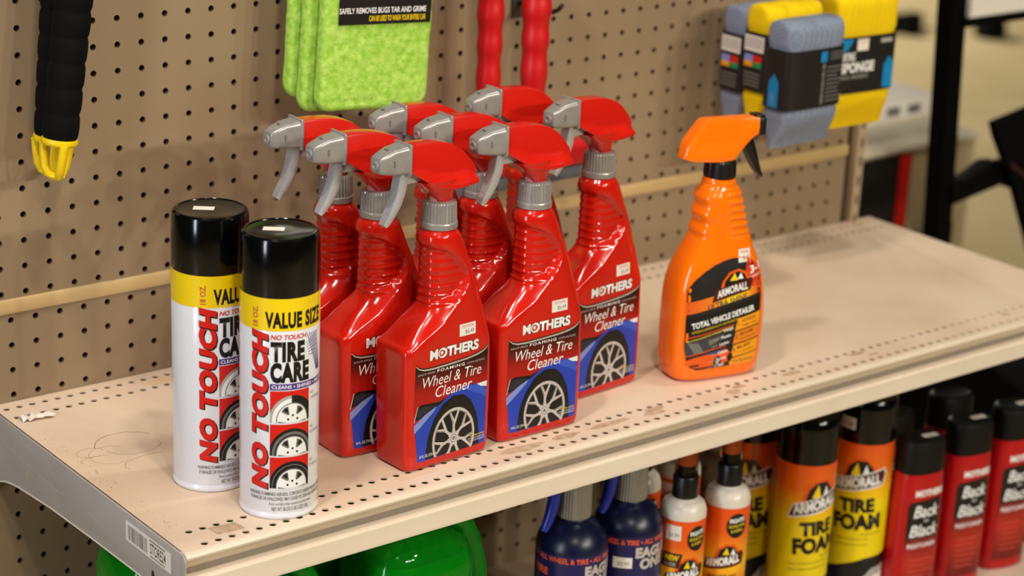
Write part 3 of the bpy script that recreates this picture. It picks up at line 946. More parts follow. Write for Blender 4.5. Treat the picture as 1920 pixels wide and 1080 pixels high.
# label art
a = Art()
LB = [(-40.5, 102), (-33, 112.5), (-24, 120.5), (-14, 126.5), (-4, 130.2), (6, 132), (18, 131), (28, 127.5), (35, 121), (39.5, 111), (41, 98), (41.5, 60), (40.5, 26), (39, 19), (36, 16), (-26, 14), (-33, 17.5), (-37.5, 25), (-40.2, 40)]
a.poly(LB, m_darklabel, 1)
sl = 0.20
def Lr(u, v): return (u, v+sl*u)          # slanted rows of the label
gy = graded('amber_band_gradient', [(0, '#d9531a'), (0.35, '#e6801a'), (0.6, '#f5d31c'), (0.8, '#f2b51a'), (1, '#d94a1a')], 'X', -0.041, 0.041)
a.poly([(-40.5, 88), Lr(40.8, 97), Lr(41, 84), (-40.5, 75)], gy, 2, LB and None)
a.poly([(22, 131), (28, 127.5), (35, 121), (39.5, 111), (41, 101), (18, 97.5)], mat('red_orange_print', '#cf3f18', 0.3), 3)
a.text('3-1', 26, 113, 7.5, m_white, 4, width=13, rot=14, bold=0.03, shear=0.15)
a.text('FORMULA', 25, 107.6, 2.4, m_white, 4, width=15, rot=12)
# badge
a.poly([(-8, 93), (-5, 108), (2, 117), (12, 120), (21, 116), (26, 106)], m_orange, 4)
a.poly([(-4, 96), (-2, 108), (4, 115), (12, 117.4), (19, 114), (23, 106)], m_black, 5)
a.poly([(3, 108), (8, 116), (12, 108)], m_yel, 6); a.poly([(11, 109), (15, 115.6), (18, 109)], m_white, 6)
a.poly([(-15, 86.5), (-12, 100), (27, 109.5), (29, 107), (26.5, 96)], m_brown, 6)
a.text('ARMORALL', -9.5, 90.6, 7.2, m_white, 8, width=34, rot=12, bold=0.035, shear=0.12, arch=1.2)
a.text('ULTRA SHINE', -18.5, 78.8, 5.6, mat('deep_blue_print', '#1c1a3d', 0.35), 4, width=43, rot=11.5, bold=0.018, shear=0.12)
a.poly([(-40.5, 70.5), Lr(41, 79.5), Lr(41.2, 64), (-40.4, 55)], m_black, 2)
a.text('TOTAL VEHICLE DETAILER', -33.5, 59.6, 5.8, m_white, 4, width=68.5, rot=11.5, bold=0.035, shear=0.05)
a.text('INTERIOR & EXTERIOR ALL IN ONE PROTECTION', -33, 54.6, 2.2, m_yel, 4, width=52, rot=11.5)
a.line([Lr(-38, 58.2-4.6), Lr(10, 58.2-2.4)], 0.7, m_yel, 3)
# interior picture, car picture
a.poly([(-39, 46), (-20, 49.6), (2, 52), (-4, 40), (-14, 33), (-39, 31)], mat('seat_grey_print', '#3b3a3c', 0.4), 3)
a.poly([(-37, 45), (-26, 44), (-20, 34), (-30, 33), (-34, 40)], m_grey, 4)
a.poly([(-16, 46), (-2, 49), (-6, 44), (-14, 40)], m_grey, 4)
a.line([(-39.5, 49.5), (-10, 55.5), (12, 60)], 0.9, m_orange, 4)
a.line([(-39.6, 29.6), (-10, 36), (4, 38)], 0.9, m_orange, 4)
a.poly([(-38, 21), (-37, 25.5), (-30, 28.5), (-18, 30.6), (-8, 33), (4, 34.6), (10, 30), (12, 23), (6, 20), (-4, 18.4), (-20, 16.8), (-30, 17)], m_orange, 4)
a.poly([(-20, 30.6), (-8, 33.4), (3, 34.2), (-4, 30.4)], mat('windscreen_print', '#3a4a78', 0.3), 5)
a.poly([(-34, 19.8), (-24, 21), (-24, 18.6), (-33, 18)], m_black, 5)
a.ell(-4, 21.6, 4.2, 6.0, m_black, 5, n=18); a.ell(-4, 21.6, 2.2, 3.4, m_greyl, 6, n=12)
a.ell(9.5, 25, 3.0, 5.0, m_black, 5, n=14)
for i, t in enumerate(['Vinyl', 'Plastic', 'Leather', 'Glass', 'Paint', 'Wheels']):
    z = 59 - i*7.2 - (2 if i > 2 else 0)
    a.text(t, 0 + (-1.4*i), z-6, 3.0, m_white, 5, width=11, rot=11.5, bold=0.02)
    a.line([(-9-1.4*i, z-6.4), (-2-1.4*i, z-5)], 0.5, m_greyl, 5)
# right column of steps
for i, (t1, t2) in enumerate((('ATTACH', 'trigger, shake'), ('SPRAY & WIPE', 'each surface well'), ('BUFF', 'to a dry shine'))):
    z = 66 - i*14.5
    a.poly([(13-1.5*i, z-13.2), (15.5-1.5*i, z), (41, z+5.2), (41, z-8)], m_orangey if i % 2 == 0 else mat('orange_step_print', '#e5801a', 0.3), 3)
    a.text(str(i+1), 16-1.6*i, z-7.6, 4.4, m_darklabel, 5, rot=11.5)
    a.text(t1, 20.5-1.6*i, z-4.4, 2.8, m_darklabel, 5, width=15, rot=11.5, bold=0.02)
    a.text(t2, 20.5-1.6*i, z-9, 2.0, m_darklabel, 5, width=18, rot=11.5)
a.poly([(10, 15.4), (9.4, 22.4), (40.4, 27.8), (39, 19), (36, 16)], m_orangey, 3)
a.text('16 FL OZ (473 mL)', 13, 18, 2.8, m_darklabel, 5, width=23, rot=3, bold=0.012)
a.line(LB + LB[:1], 0.9, mat('label_edge_orange', '#e8650c', 0.3), 5)
ol = a.make('label', fn_or, orange, du=5, dv=7)
ol['label'] = 'black and orange front label with a small orange car'
price_sticker(12, 126, 13.5, 13.5).make('price_sticker', fn_or, orange, du=5, dv=5)['label'] = 'white price sticker'

# ================================================================== THINGS HANGING ON THE PEGBOARD
m_hook = mat('dark_steel_wire', '#4a4542', 0.35, 0.6)
def peg_hook(label, x, z, L, tip=14):
    mb = MB()
    mb.box((-9, -3, -16), (9, -0.4, 16), m_hook, 0.8)
    mb.tube([(0, -2, 0), (0, -L*0.5, 0), (0, -L+18, -1), (0, -L+6, 0.5), (0, -L-4, 5), (0, -L-10, tip)], 2.6, m_hook, 12)
    o = mb.build('peg_hook', loc=W(x, 0, z))
    return tag(o, label, 'hook')

# --- green scrub pads
m_pad = mat('green_scrub_fibre', '#9fce3c', 0.9, spec=0.2)
noisy(m_pad, '#93c83a', '#c2e56c', 190, 0.32, 0.68, 5, 0.9, 900, dist=0.0012)
def pad_mesh():
    b = bmesh.new()
    bmesh.ops.create_cube(b, size=1)
    for v in b.verts: v.co = Vector((v.co.x*125, v.co.y*15.5, v.co.z*190))
    vert_e = [e for e in b.edges if abs(e.verts[0].co.y-e.verts[1].co.y) > 1]
    bmesh.ops.bevel(b, geom=vert_e, offset=13, segments=6, profile=0.5, affect='EDGES')
    ed = [e for e in b.edges if abs(e.verts[0].co.y-e.verts[1].co.y) < 0.1 and len(e.link_faces) == 2 and any(len(f.verts) > 4 for f in e.link_faces)]
    bmesh.ops.bevel(b, geom=ed, offset=5, segments=3, profile=0.5, affect='EDGES')
    bmesh.ops.triangulate(b, faces=[f for f in b.faces if len(f.verts) > 4])
    for _ in range(5):
        bmesh.ops.subdivide_edges(b, edges=[e for e in b.edges if e.calc_length() > 5], cuts=1, use_grid_fill=True)
        bmesh.ops.triangulate(b, faces=[f for f in b.faces if len(f.verts) > 4])
    b.normal_update()
    for v in b.verts:
        n = noise.noise(v.co*0.12)*0.9 + noise.noise(v.co*0.45)*0.55
        v.co += v.normal*n
    return b
m_card = mat('black_card', '#15110f', 0.4)
def make_pad(label, loc, rz, ry):
    root = thing('scrub_pad', label, 'scrub pad', loc, rz, None, 0, ry)
    mb = MB(); mb.merge(pad_mesh(), m_pad)
    mb.build('pad', root, (0, 0, 0.095), angle=60)
    mb = MB(); mb.box((-48, -9.6, 86), (58, -9.0, 230), m_card)
    cd = mb.build('header_card', root)
    a = Art()
    a.text('SAFELY REMOVES BUGS TAR AND GRIME', -48, 97, 5.2, m_white, 1, width=100, bold=0.02)
    a.text('CAN BE USED TO WASH YOUR ENTIRE CAR', -14, 89.0, 5.2, m_yel, 1, width=66, bold=0.02)
    a.make('card_print', flatmap((0, -9.6, 0), (1, 0, 0), (0, 0, 1), (0, -1, 0)), cd)
    return root
pd = make_pad('front lime green scrub pad with a black card, hanging on the pegboard', W(329, -92, 270), -2, 3)
dup(pd, 'lime green scrub pad hanging in the middle of the three, edge showing', W(329-7, -72, 266), -3, 0, 3.2)
dup(pd, 'rearmost lime green scrub pad, closest to the pegboard', W(329-10, -51.5, 277), -2, 0, 2.6)
peg_hook('wire hook through the cards of the green scrub pads', 330, 470, 120)

# --- red handled brushes
m_brush = mat('red_rubber_handle', '#c30d12', 0.42)
m_bristle = mat('grey_bristle_block', '#5f6468', 0.7)
def make_brush(label, x, y, z, prof, head):
    root = thing('long_handled_brush', label, 'brush', W(x, y, z))
    mb = MB()
    mb.lathe(prof, m_brush, seg=32)
    mb.build('handle', root)
    mb = MB()
    mb.box((head[0], -14, 8), (head[1], 14, 34), m_brush, 6, 3)
    mb.build('brush_block', root)
    mb = MB()
    mb.box((head[0]+2, -12, -6), (head[1]-2, 12, 8.5), m_bristle, 2)
    mb.build('bristles', root)
    return root
def hprof(k):
    pr = [(10.6, 30), (11.2, 60), (11.6, 92), (12.4, 104), (13.6, 116), (13.4, 122), (12.2, 134), (12.2, 138), (13.8, 150), (13.8, 154), (12.7, 166), (12.8, 170),
          (14.8, 184), (14.7, 188), (13.2, 200), (13.3, 204), (15.0, 220), (14.6, 240), (13, 300), (8, 306)]
    t = [(z, r) for r, z in pr]
    return [(spline(t, z)*k, z) for z in [30+3*i for i in range(93)]]
make_brush('red long handled brush hanging nearer to the green pads', 499, -62, 158, hprof(0.98), (-45, 40))
make_brush('red long handled brush hanging beside the wire hook, right of the other red handle', 560, -62, 158, hprof(1.1), (-10, 96))
peg_hook('grey wire peg hook beside the right red handle', 583, 336, 66, 11)

# --- black foam handles with yellow loops
m_foam = noisy(mat('black_foam_grip', '#060606', 0.85, spec=0.15), '#050505', '#080707', 60)
m_loop = mat('yellow_plastic_loop', '#e8c606', 0.35)
def make_grip(label, x, y, z, ry, rz):
    root = thing('foam_handle', label, 'tool handle', W(x, y, z), rz, None, 0, ry)
    mb = MB()
    prof = [(8, 33.5), (14.4, 34)]
    for k in range(15):
        z0 = 36 + k*23.5
        r = 15.6 + k*0.2
        prof += [(r-0.7, z0-0.8), (r+0.5, z0+3), (r+0.9, z0+11), (r+0.6, z0+19), (r-0.5, z0+22.2)]
    mb.lathe(prof, m_foam, seg=40)
    mb.build('foam_grip', root, angle=60)
    mb = MB()
    mb.lathe([(13.5, 29), (16, 29.4), (17.0, 32.0), (16.4, 35), (13, 36)], m_loop, seg=40)
    for a_ in (20, 140, 260):
        c, s = math.cos(math.radians(a_)), math.sin(math.radians(a_))
        pts = [(14.6*c, 14.6*s, 31), (13.2*c, 13.2*s, 20), (11*c, 11*s, 8), (7.5*c, 7.5*s, 1.5), (2*c, 2*s, -0.5)]
        mb.tube(pts, [4.2, 4.2, 4.2, 4.0, 3.6], m_loop, 10)
    mb.lathe([(0.01, -3.6), (6, -3.2), (8.5, 0), (7, 2.6), (0.01, 3)], m_loop, seg=24, cap0=False, cap1=False)
    mb.build('hanger_loop', root, angle=60)
    return root
make_grip('front black foam handle with a yellow end loop, top left of the pegboard', 3, -66, 240, 7.8, 0)
make_grip('second black foam handle with yellow loop, half hidden behind the front one', 16, -25, 232, 5.4, 0)

# --- mesh covered sponges
def mesh_mat(name, c1, c2):
    m = mat(name, c1, 0.85, spec=0.2)
    t, N, L, b = nt(m)
    tc = N.new('ShaderNodeTexCoord')
    mp = N.new('ShaderNodeMapping')
    mp.inputs['Rotation'].default_value = (0.4, 0.7, 0.5)
    vo = N.new('ShaderNodeTexVoronoi'); vo.inputs['Scale'].default_value = 330; vo.inputs['Randomness'].default_value = 0.15
    r = N.new('ShaderNodeValToRGB')
    r.color_ramp.elements[0].position = 0.25; r.color_ramp.elements[1].position = 0.62
    r.color_ramp.elements[0].color = (*lin(c2), 1); r.color_ramp.elements[1].color = (*lin(c1), 1)
    L.new(tc.outputs['Object'], mp.inputs[0]); L.new(mp.outputs[0], vo.inputs['Vector'])
    L.new(vo.outputs['Distance'], r.inputs[0]); L.new(r.outputs[0], b.inputs['Base Color'])
    bp = N.new('ShaderNodeBump'); bp.inputs['Strength'].default_value = 0.5; bp.inputs['Distance'].default_value = 0.0008
    L.new(vo.outputs['Distance'], bp.inputs['Height']); L.new(bp.outputs[0], b.inputs['Normal'])
    return m
m_spb = mesh_mat('blue_mesh_sponge', '#8a92a4', '#656f84')
m_spy = mesh_mat('yellow_mesh_sponge', '#edc80c', '#e2ba06')
SW, SD, SH = 92, 44, 157
def make_sponge(label, loc, rz, m, front, wide=1.0, SH=144):
    root = thing('mesh_sponge', label, 'sponge', loc, rz)
    mb = MB()
    rings = []
    for i in range(45):
        z = SH*i/44
        e = min(z, SH-z)
        k = 1.0 if e > 14 else math.sqrt(max(0.0, 1-((14-e)/14)**2))*0.42+0.58
        pinch = 1 - 0.05*sstep(18, 4, abs(z-SH*0.25)) if False else 1.0
        band = 1 - 0.035*sstep(4, 0, max(0, abs(z-80)-36))
        ring = []
        for q in range(56):
            t = 2*math.pi*q/56
            ct, st = math.cos(t), math.sin(t)
            seam = 0.16 + 0.84*sstep(-4, 40, z)
            kk = k if z > SH/2 else seam
            x = SW*wide/2*band*math.copysign(abs(ct)**0.38, ct)*((0.94+0.06*k) if z > SH/2 else 0.97 + 0.05*sstep(30, 0, z))
            y = SD/2*band*math.copysign(abs(st)**0.42, st)*kk
            n = noise.noise(Vector((x*0.05, y*0.06, z*0.05)))*1.6
            ring.append((x, y+n*0.4*min(1, abs(y)/8), z + (n if 0 < i < 44 else 0) + 0))
        rings.append(ring)
    mb.quadloop(rings, m)
    sp = mb.build('sponge_body', root, angle=70)
    # the black paper band
    mb = MB()
    def bring(z, g=0.9): return [((SW*wide/2+g)*math.copysign(abs(math.cos(t))**0.36, math.cos(t)), (SD/2+g)*math.copysign(abs(math.sin(t))**0.42, math.sin(t)), z) for t in [2*math.pi*q/56 for q in range(56)]]
    mb.quadloop([bring(46), bring(80), bring(114)], m_darklabel, True, False, False)
    bd = mb.build('paper_band', root)
    # print on the front (-y) and left (-x) faces of the band
    yF, xL = -(SD/2+1.1), -(SW*wide/2+1.1)
    F = flatmap((0, yF, 0), (1, 0, 0), (0, 0, 1), (0, -1, 0)); Lf = flatmap((xL, 0, 0), (0, -1, 0), (0, 0, 1), (-1, 0, 0))
    af, al = Art(), Art()
    arrow = [(-8, 48), (8, 48), (8, 76), (0, 86), (-8, 76)]
    if front == 'info':
        al.poly([(u*0.95, v) for u, v in arrow], m_cyan, 1); al.text('DRY', 2, 52, 5, m_bluel, 2, width=14, rot=90)
        af.rect(2, 98, 12, 110, m_cyan, 1)
        for k in range(4): af.rect(17, 100+k*2.6, 40, 101+k*2.6, m_grey, 1)
        for k in range(9): af.rect(13, 52+k*4.8, random.uniform(30, 40), 53.6+k*4.8, m_grey, 1)
        af.text('DIRECTIONS FOR USE', 10, 50, 4, m_greyl, 1, width=46, rot=90)
    elif front == 'code':
        al.rect(-15, 92, 15, 110, m_paper, 1)
        for k in range(9): al.rect(-13+k*3, 95, -11.8+k*3, 108, m_grey, 2)
        for k, c in enumerate((m_bluel, m_redp)): al.rect(-14+k*14, 80, -1+k*14, 88, c, 1)
        for k, c in enumerate((m_orangey, mat('green_print', '#1c8a4a', 0.4))): al.rect(-14+k*14, 74, -1+k*14, 80, c, 1)
        for k in range(4): al.rect(-13, 52+k*4.5, 12, 54+k*4.5, m_grey, 1)
        af.rect(-38, 98, -26, 112, m_cyan, 1)
        af.rect(-22, 102, 0, 107, m_greyl, 1)
    else:
        af.poly([(u+34, v+1) for u, v in arrow], m_cyan, 1)
        af.poly([(-45, 112), (-26, 112), (-36, 98), (-45, 98)], m_cyan, 1)
        af.text('DRYING', -44, 86, 9.5, m_white, 1, width=22, bold=0.03)
        af.text('SPONGE', -44, 72, 11, m_white, 1, width=54, bold=0.04)
        af.text('HIGHLY ABSORBENT', -44, 64, 4.5, m_greyl, 1, width=46)
        af.rect(-20, 97, -2, 111, m_paper, 1)
        af.text('TOYOTA', -18, 106, 3, m_redt, 2, width=14)
        af.rect(18, 104, 36, 109, m_greyl, 1)
    if af.sh: af.make('front_print', F, bd)
    if al.sh: al.make('side_print', Lf, bd)
    return root
make_sponge('blue mesh sponge at the front, hanging right above the orange bottle', W(884, -146, 174), 1, m_spb, 'info')
make_sponge('yellow mesh sponge hanging between the two blue ones', W(895, -100, 183), 1, m_spy, 'code')
make_sponge('blue mesh sponge hanging at the back, nearest to the pegboard', W(905, -52, 172), 1, m_spb, 'code', 0.98)
make_sponge('rightmost yellow mesh sponge with large white lettering on its band', W(1022, -96, 166), -3, m_spy, 'name', 1.08, 162)
peg_hook('dark wire hook above the blue and yellow sponges', 880, 372, 170)
peg_hook('dark wire hook above the rightmost yellow sponge', 1030, 372, 130)

# ================================================================== THE LOWER SHELF'S GOODS
def L(x, y): return W(x, y, ZL+0.3)
# --- navy trigger bottles
m_navy = mat('navy_plastic', '#0a1030', 0.32)
m_navyl = graded('navy_label_print', [(0, '#1a1746'), (1, '#1d1a52')], 'Z', 0, 0.2)
m_collar2 = mat('brushed_silver_collar', '#8f8a80', 0.35, 0.5)
m_navytrig = mat('blue_trigger_plastic', '#1b2a8c', 0.25)
def make_navy(label, x, y, face):
    root = thing('spray_bottle', label, 'spray bottle', L(x, y))
    mb = MB()
    mb.lathe([(31, 0), (35, 1.5), (36.4, 6), (36.4, 168), (36.4, 204), (35.8, 208), (33.6, 215), (28.6, 222.5), (22, 228.5), (16.5, 231.5), (14.5, 233), (14.5, 237)], m_navy, seg=64)
    mb.build('bottle_body', root, angle=60)
    mb = MB()
    sg = 72
    def rg(r, z, rb): return [((r+(rb if k % 2 else 0))*math.cos(2*math.pi*k/sg), (r+(rb if k % 2 else 0))*math.sin(2*math.pi*k/sg), z) for k in range(sg)]
    mb.quadloop([rg(16.6, 234, 0), rg(17.2, 235, .6), rg(16.4, 271, .6), rg(15.8, 272, 0), rg(12, 272.5, 0)], m_collar2)
    mb.build('collar', root, angle=20)
    a = Art()
    a.rect(-110, 30, 110, 203.5, m_navyl, 1)
    a.text('ALL WHEEL & TIRE • ALL WHEEL & TIRE • ALL WHEEL & TIRE', -96, 196, 5.2, m_orange, 2, width=174, bold=0.03)
    a.text('EAGLE', 15, 182, 10, m_silverp, 2, width=42, bold=0.06)
    a.text('ONE', 20, 169, 10.5, m_silverp, 2, width=32, bold=0.06)
    a.text('TIRE', -44, 180, 7, m_orange, 2, width=20, bold=0.05)
    a.rect(-8, 170, 12, 182, m_paper, 3)
    a.text('$8.99', -3, 173, 4, m_grey, 4, width=12)
    a.poly([(-14, 126), (56, 152), (62, 60), (-10, 60)], m_silverp, 2)
    a.poly([(-14, 126), (14, 141), (14, 60), (-10, 60)], mat('pale_peach_print', '#dbb59a', 0.35), 3)
    a.make('label', cyl(36.4, face), root, du=3)
    mb = MB()
    mb.box((-40, -12, 270.5), (34, 12, 292), m_navytrig, 4, 3)
    mb.build('trigger_head', root)
    mb = MB()
    mb.tube([(-25, 0, 274), (-26.5, 0, 256), (-30, 0, 242), (-35, 0, 230), (-38, 0, 225)], [6.5, 6.5, 6, 5, 3.6], m_navytrig, 14)
    mb.build('trigger', root)
    return root
fa = lambda x, y: math.degrees(math.atan2(-1741.5-y, -804.5-x))
make_navy('navy spray bottle on the lower shelf, nearer to the green jugs', 430, -318, fa(430, -318))
make_navy('navy spray bottle on the lower shelf, next to the small white and orange bottles', 506, -316, fa(506, -316)-8)

# --- small white and orange pump bottles
m_milk = mat('milky_white_plastic', '#d9cfc0', 0.3, subs=0.1)
m_clear = mat('smoky_clear_cap', '#e6e2dc', 0.1, trans=1.0, ior=1.12)
m_pump = mat('orange_pump', '#f26a22', 0.35)
m_prot = graded('protectant_label', [(0, '#ef9d1b'), (0.35, '#e8560f'), (0.55, '#f0b81a'), (0.8, '#e85a10'), (1, '#e44f0e')], 'Z', 0.06, 0.205, 0.3)
def make_pumpb(label, x, y, face, variant=0):
    root = thing('pump_bottle', label, 'spray bottle', L(x, y))
    mb = MB()
    mb.lathe([(20, 0), (23.2, 1.5), (24, 5), (24, 202), (23.6, 209), (21.4, 215.5), (17, 219.5), (12.5, 221.5), (12, 226)], m_milk, seg=48)
    mb.build('bottle_body', root, angle=60)
    mb = MB()
    mb.lathe([(12.6, 222), (13.6, 222.6), (13.4, 243), (12.6, 244.6), (8, 245)], m_blkpl, seg=40)
    mb.build('collar', root)
    mb = MB()
    mb.lathe([(7.6, 245), (7.6, 262)], m_blkpl, seg=24)
    mb.lathe([(8.6, 256), (8.6, 288), (7, 290)], m_pump, seg=24)
    mb.build('pump', root)
    mb = MB()
    mb.lathe([(12.0, 245.2), (11.6, 289), (10.6, 291.6), (0.01, 292)], m_clear, seg=32, cap0=False, cap1=False)
    mb.lathe([(10.9, 245.2), (10.6, 288.6), (9.6, 290.6), (0.01, 291)], m_clear, seg=32, cap0=False, cap1=False)
    mb.build('clear_overcap', root)
    a = Art()
    a.rect(-75, 20, 75, 203, m_prot, 1)
    a.ell(15, 184, 11.5, 13.5, m_black, 2, n=30)
    a.text('FIGHTS', 7, 187, 4.2, m_white, 3, width=17, rot=6, bold=0.04)
    a.text('CRACKING, FADING', 6, 181.6, 2.8, m_yel, 3, width=19, rot=6, bold=0.02)
    a.text('& AGING', 9, 176.6, 3.0, m_yel, 3, width=13, rot=6, bold=0.02)
    a.poly([(-8, 146), (-4, 158), (5, 164), (14, 164), (20, 157), (24, 148)], m_orange, 2)
    a.poly([(-4, 148), (-1, 157), (6, 161.6), (13, 161), (18, 154), (20, 149)], m_black, 3)
    a.poly([(2, 152), (6, 160), (9, 152)], m_yel, 4); a.poly([(10, 152), (13, 159), (16, 152)], m_white, 4)
    a.poly([(-21, 132), (-17, 145), (24, 156), (27, 151), (25, 141)], m_brown, 4)
    a.text('ARMORALL', -16, 136.4, 8, m_white, 6, width=38, rot=12, bold=0.05, shear=0.1)
    a.text('ORIGINAL', -14, 121, 6, m_black, 4, width=34, rot=6, bold=0.04, shear=0.15)
    a.poly([(-75, 100), (-20, 104), (26, 116), (75, 122), (75, 106), (26, 100), (-20, 88), (-75, 84)], m_black, 2)
    a.text('Protectant', -22, 93, 8.6, m_white, 4, width=48, rot=11, bold=0.04)
    if variant:
        a.rect(-20, 182, -3, 198, m_paper, 5); a.text('$4.99', -16, 185, 5, m_grey, 6, width=11)
        a.poly([(-24, 152), (-22, 168), (0, 168), (-3, 152)], m_brown, 5)
        a.text('NEW', -19, 160, 5.5, m_yel, 6, width=15, bold=0.04, shear=.15)
        a.text('LOOK', -19, 154, 3.5, m_greyl, 6, width=13, bold=0.03, shear=.15)
    a.make('label', cyl(24, face), root, du=2.5)
    root.scale = (1, 1, 1.035)
    return root
make_pumpb('small white pump bottle with orange label and price sticker, beside the navy bottle', 562, -338, fa(562, -338)+6, 1)
make_pumpb('small white pump bottle with orange label and black oval badge, beside the foam cans', 623, -340, fa(623, -340)-6, 0)
make_pumpb('small white pump bottle half hidden behind the navy bottle', 567, -262, fa(567, -262), 1)
make_pumpb('small white pump bottle in the second row, behind the other white bottles', 628, -258, fa(628, -258), 1)

# --- yellow foam cans
m_foamgrad = graded('foam_can_print', [(0, '#e9cf0c'), (0.55, '#eccf0a'), (0.68, '#f0b00f'), (0.82, '#ea6a10'), (1.0, '#e4540f')], 'Z', 0.05, 0.21, 0.22)
def make_foam(label, x, y, face, sticker=False):
    root = thing('aerosol_can', label, 'aerosol can', L(x, y))
    mb = MB()
    mb.lathe([(30, 0.6), (33, 0), (34.4, 2), (34, 4.5), (33.4, 6), (34, 9), (34, 211), (32, 213)], m_canmetal, seg=64)
    mb.build('can_body', root)
    mb = MB()
    mb.lathe([(32.5, 209.6), (34.1, 210), (34.1, 212), (33.8, 250), (33, 258), (31, 261), (28, 261.4), (27, 260.4), (0.01, 260.4)], m_capblk, seg=64, cap1=False)
    cp = mb.build('cap', root, angle=30)
    a = Art()
    a.rect(-106, 10, 106, 210, m_foamgrad, 1)
    a.poly([(-106, 10), (106, 10), (106, 76), (30, 70), (0, 56), (-30, 34), (-106, 20)], m_tire, 2)
    a.poly([(20, 14), (106, 14), (106, 58), (40, 56), (24, 40)], m_greyl, 3)
    a.poly([(28, 20), (106, 22), (106, 50), (44, 46)], m_white, 4)
    a.poly([(-2, 28), (12, 32), (10, 44), (0, 40)], m_orangey, 4)
    a.poly([(-8, 166), (-3, 184), (8, 193), (22, 194), (32, 184), (38, 170)], m_orange, 2)
    a.poly([(-3, 168), (1, 182), (9, 190), (21, 190.6), (29, 181), (33, 170)], m_black, 3)
    a.poly([(4, 172), (11, 188), (15, 172)], m_yel, 4); a.poly([(17, 172), (21, 186), (26, 172)], m_white, 4)
    a.poly([(-22, 146), (-16, 164), (44, 182), (48, 174), (44, 160)], m_white, 4)
    a.poly([(-20.4, 148), (-15, 163), (43, 180), (46, 173.6), (42.6, 161.6)], m_brown, 5)
    a.text('ARMORALL', -15, 152, 11, m_white, 7, width=56, rot=12, bold=0.05, shear=0.1)
    a.text('TIRE', -6, 126, 15, m_black, 3, width=42, rot=4, bold=0.06)
    a.text('FOAM', -12, 104, 17, m_black, 3, width=58, rot=4, bold=0.06)
    a.text('PROTECTANT', 22, 98, 3.2, m_brown, 3, width=26, rot=4)
    for k in range(2): a.text('Cleans, shines and protects tires', -16, 90-k*7, 3, m_brown, 3, width=48, rot=4)
    for s_ in (-1,):
        a.text('DIRECTIONS SHAKE WELL BEFORE USE', -46, 60, 5, m_brown, 3, width=130, rot=90)
        a.text('KEEP OUT OF REACH OF CHILDREN', -56, 60, 4, m_brown, 3, width=120, rot=90)
    a.make('label', cyl(34, face), root, du=3)
    if sticker:
        a = Art(); a.rect(-16, 226, 4, 240, m_paper, 1); a.text('$7.49', -12, 229, 5, m_grey, 2, width=13)
        a.make('price_sticker', cyl(34, face), root, du=3)
    return root
make_foam('yellow and orange foam can with black cap, front one beside the white pump bottles', 781, -301, fa(781, -301)+10)
make_foam('yellow and orange foam can with a white sticker on its black cap', 880, -296, fa(880, -296)-26, True)
make_foam('yellow foam can in shade behind the other two, left of them', 772, -222, fa(772, -222)-24)

# --- red bottles with black flip caps
m_btb = mat('deep_red_plastic', '#b30b12', 0.3)
m_btbl = graded('trim_label_print', [(0, '#6e100c'), (0.3, '#b3251a'), (0.48, '#8a1d16'), (0.56, '#15100f'), (1, '#120e0e')], 'Z', 0.02, 0.15)
def make_trim(label, x, y, rz=0.0, sticker=True):
    root = thing('squeeze_bottle', label, 'bottle', L(x, y), rz)
    mb = MB()
    n = 2.6
    def se(a_, b_, z): return [(a_*math.copysign(abs(math.cos(t))**(2/n), math.cos(t)), b_*math.copysign(abs(math.sin(t))**(2/n), math.sin(t)), z) for t in [2*math.pi*k/56 for k in range(56)]]
    mb.quadloop([se(29, 17, 0), se(31.5, 19.5, 1.5), se(32.5, 20.5, 5), se(33, 21, 60), se(32.5, 20.8, 120), se(30.5, 20.2, 158), se(29.4, 20, 168), se(28.6, 19.4, 171)], m_btb)
    mb.build('bottle_body', root, angle=50)
    mb = MB()
    def cap(a_, b_, z, tilt=0): return [(p[0], p[1], z + tilt*p[0]) for p in se(a_, b_, 0)]
    mb.quadloop([cap(29.2, 20.2, 169.5), cap(29.4, 20.4, 172), cap(28.4, 20, 196), cap(28.2, 19.8, 203), cap(27, 18.6, 208), cap(23.5, 15.6, 210), cap(20, 13, 208.6), cap(4, 3, 208)], m_blkmat)
    cp = mb.build('flip_cap', root, angle=40)
    if sticker:
        a = Art(); a.rect(-6, -4, 14, 5, m_paper, 1); a.text('$9.49', -2, -2, 4, m_grey, 2, width=11)
        a.make('price_sticker', flatmap((6, -2, 208.9), (1, 0, 0), (0, 1, 0), (0, 0, 1)), root)
    def fn(u, v, off):
        k = interp([(5, 32.5), (60, 33), (120, 32.5), (158, 30.5), (171, 28.6)], v)
        b_ = interp([(5, 20.5), (60, 21), (120, 20.8), (158, 20.2), (171, 19.4)], v)
        return (u, -(b_*(1-min(1, abs(u/k))**n)**(1/n)+0.15+off), v)
    a = Art()
    a.poly([(-24, 14), (24, 14), (23, 132), (20, 140), (-20, 136), (-23, 130)], m_btbl, 1)
    a.text('MOTHERS', -16, 143, 7, m_white, 3, width=40, bold=0.05)
    a.text('Back', -16, 117, 14, m_white, 3, width=34, shear=0.18, bold=0.02)
    a.text('to', -2, 110, 5, m_white, 3, width=7, shear=0.18)
    a.text('Black', -19, 93, 14, m_white, 3, width=39, shear=0.18, bold=0.02)
    a.text('PLASTIC & TRIM', -16, 86.5, 2.6, m_redt, 3, width=32)
    a.text('RESTORER', -20, 78.5, 5.0, m_white, 3, width=40, bold=0.02)
    for k in range(6): a.rect(-16, 62-k*7, random.uniform(6, 18), 63.6-k*7, m_redt, 3)
    a.make('label', fn, root, du=4, dv=12)
    return root
make_trim('red squeeze bottle with black cap, first in front beside the foam can', 934, -334, -10)
make_trim('red squeeze bottle with black cap, middle one of the front three', 1025, -328, -10)
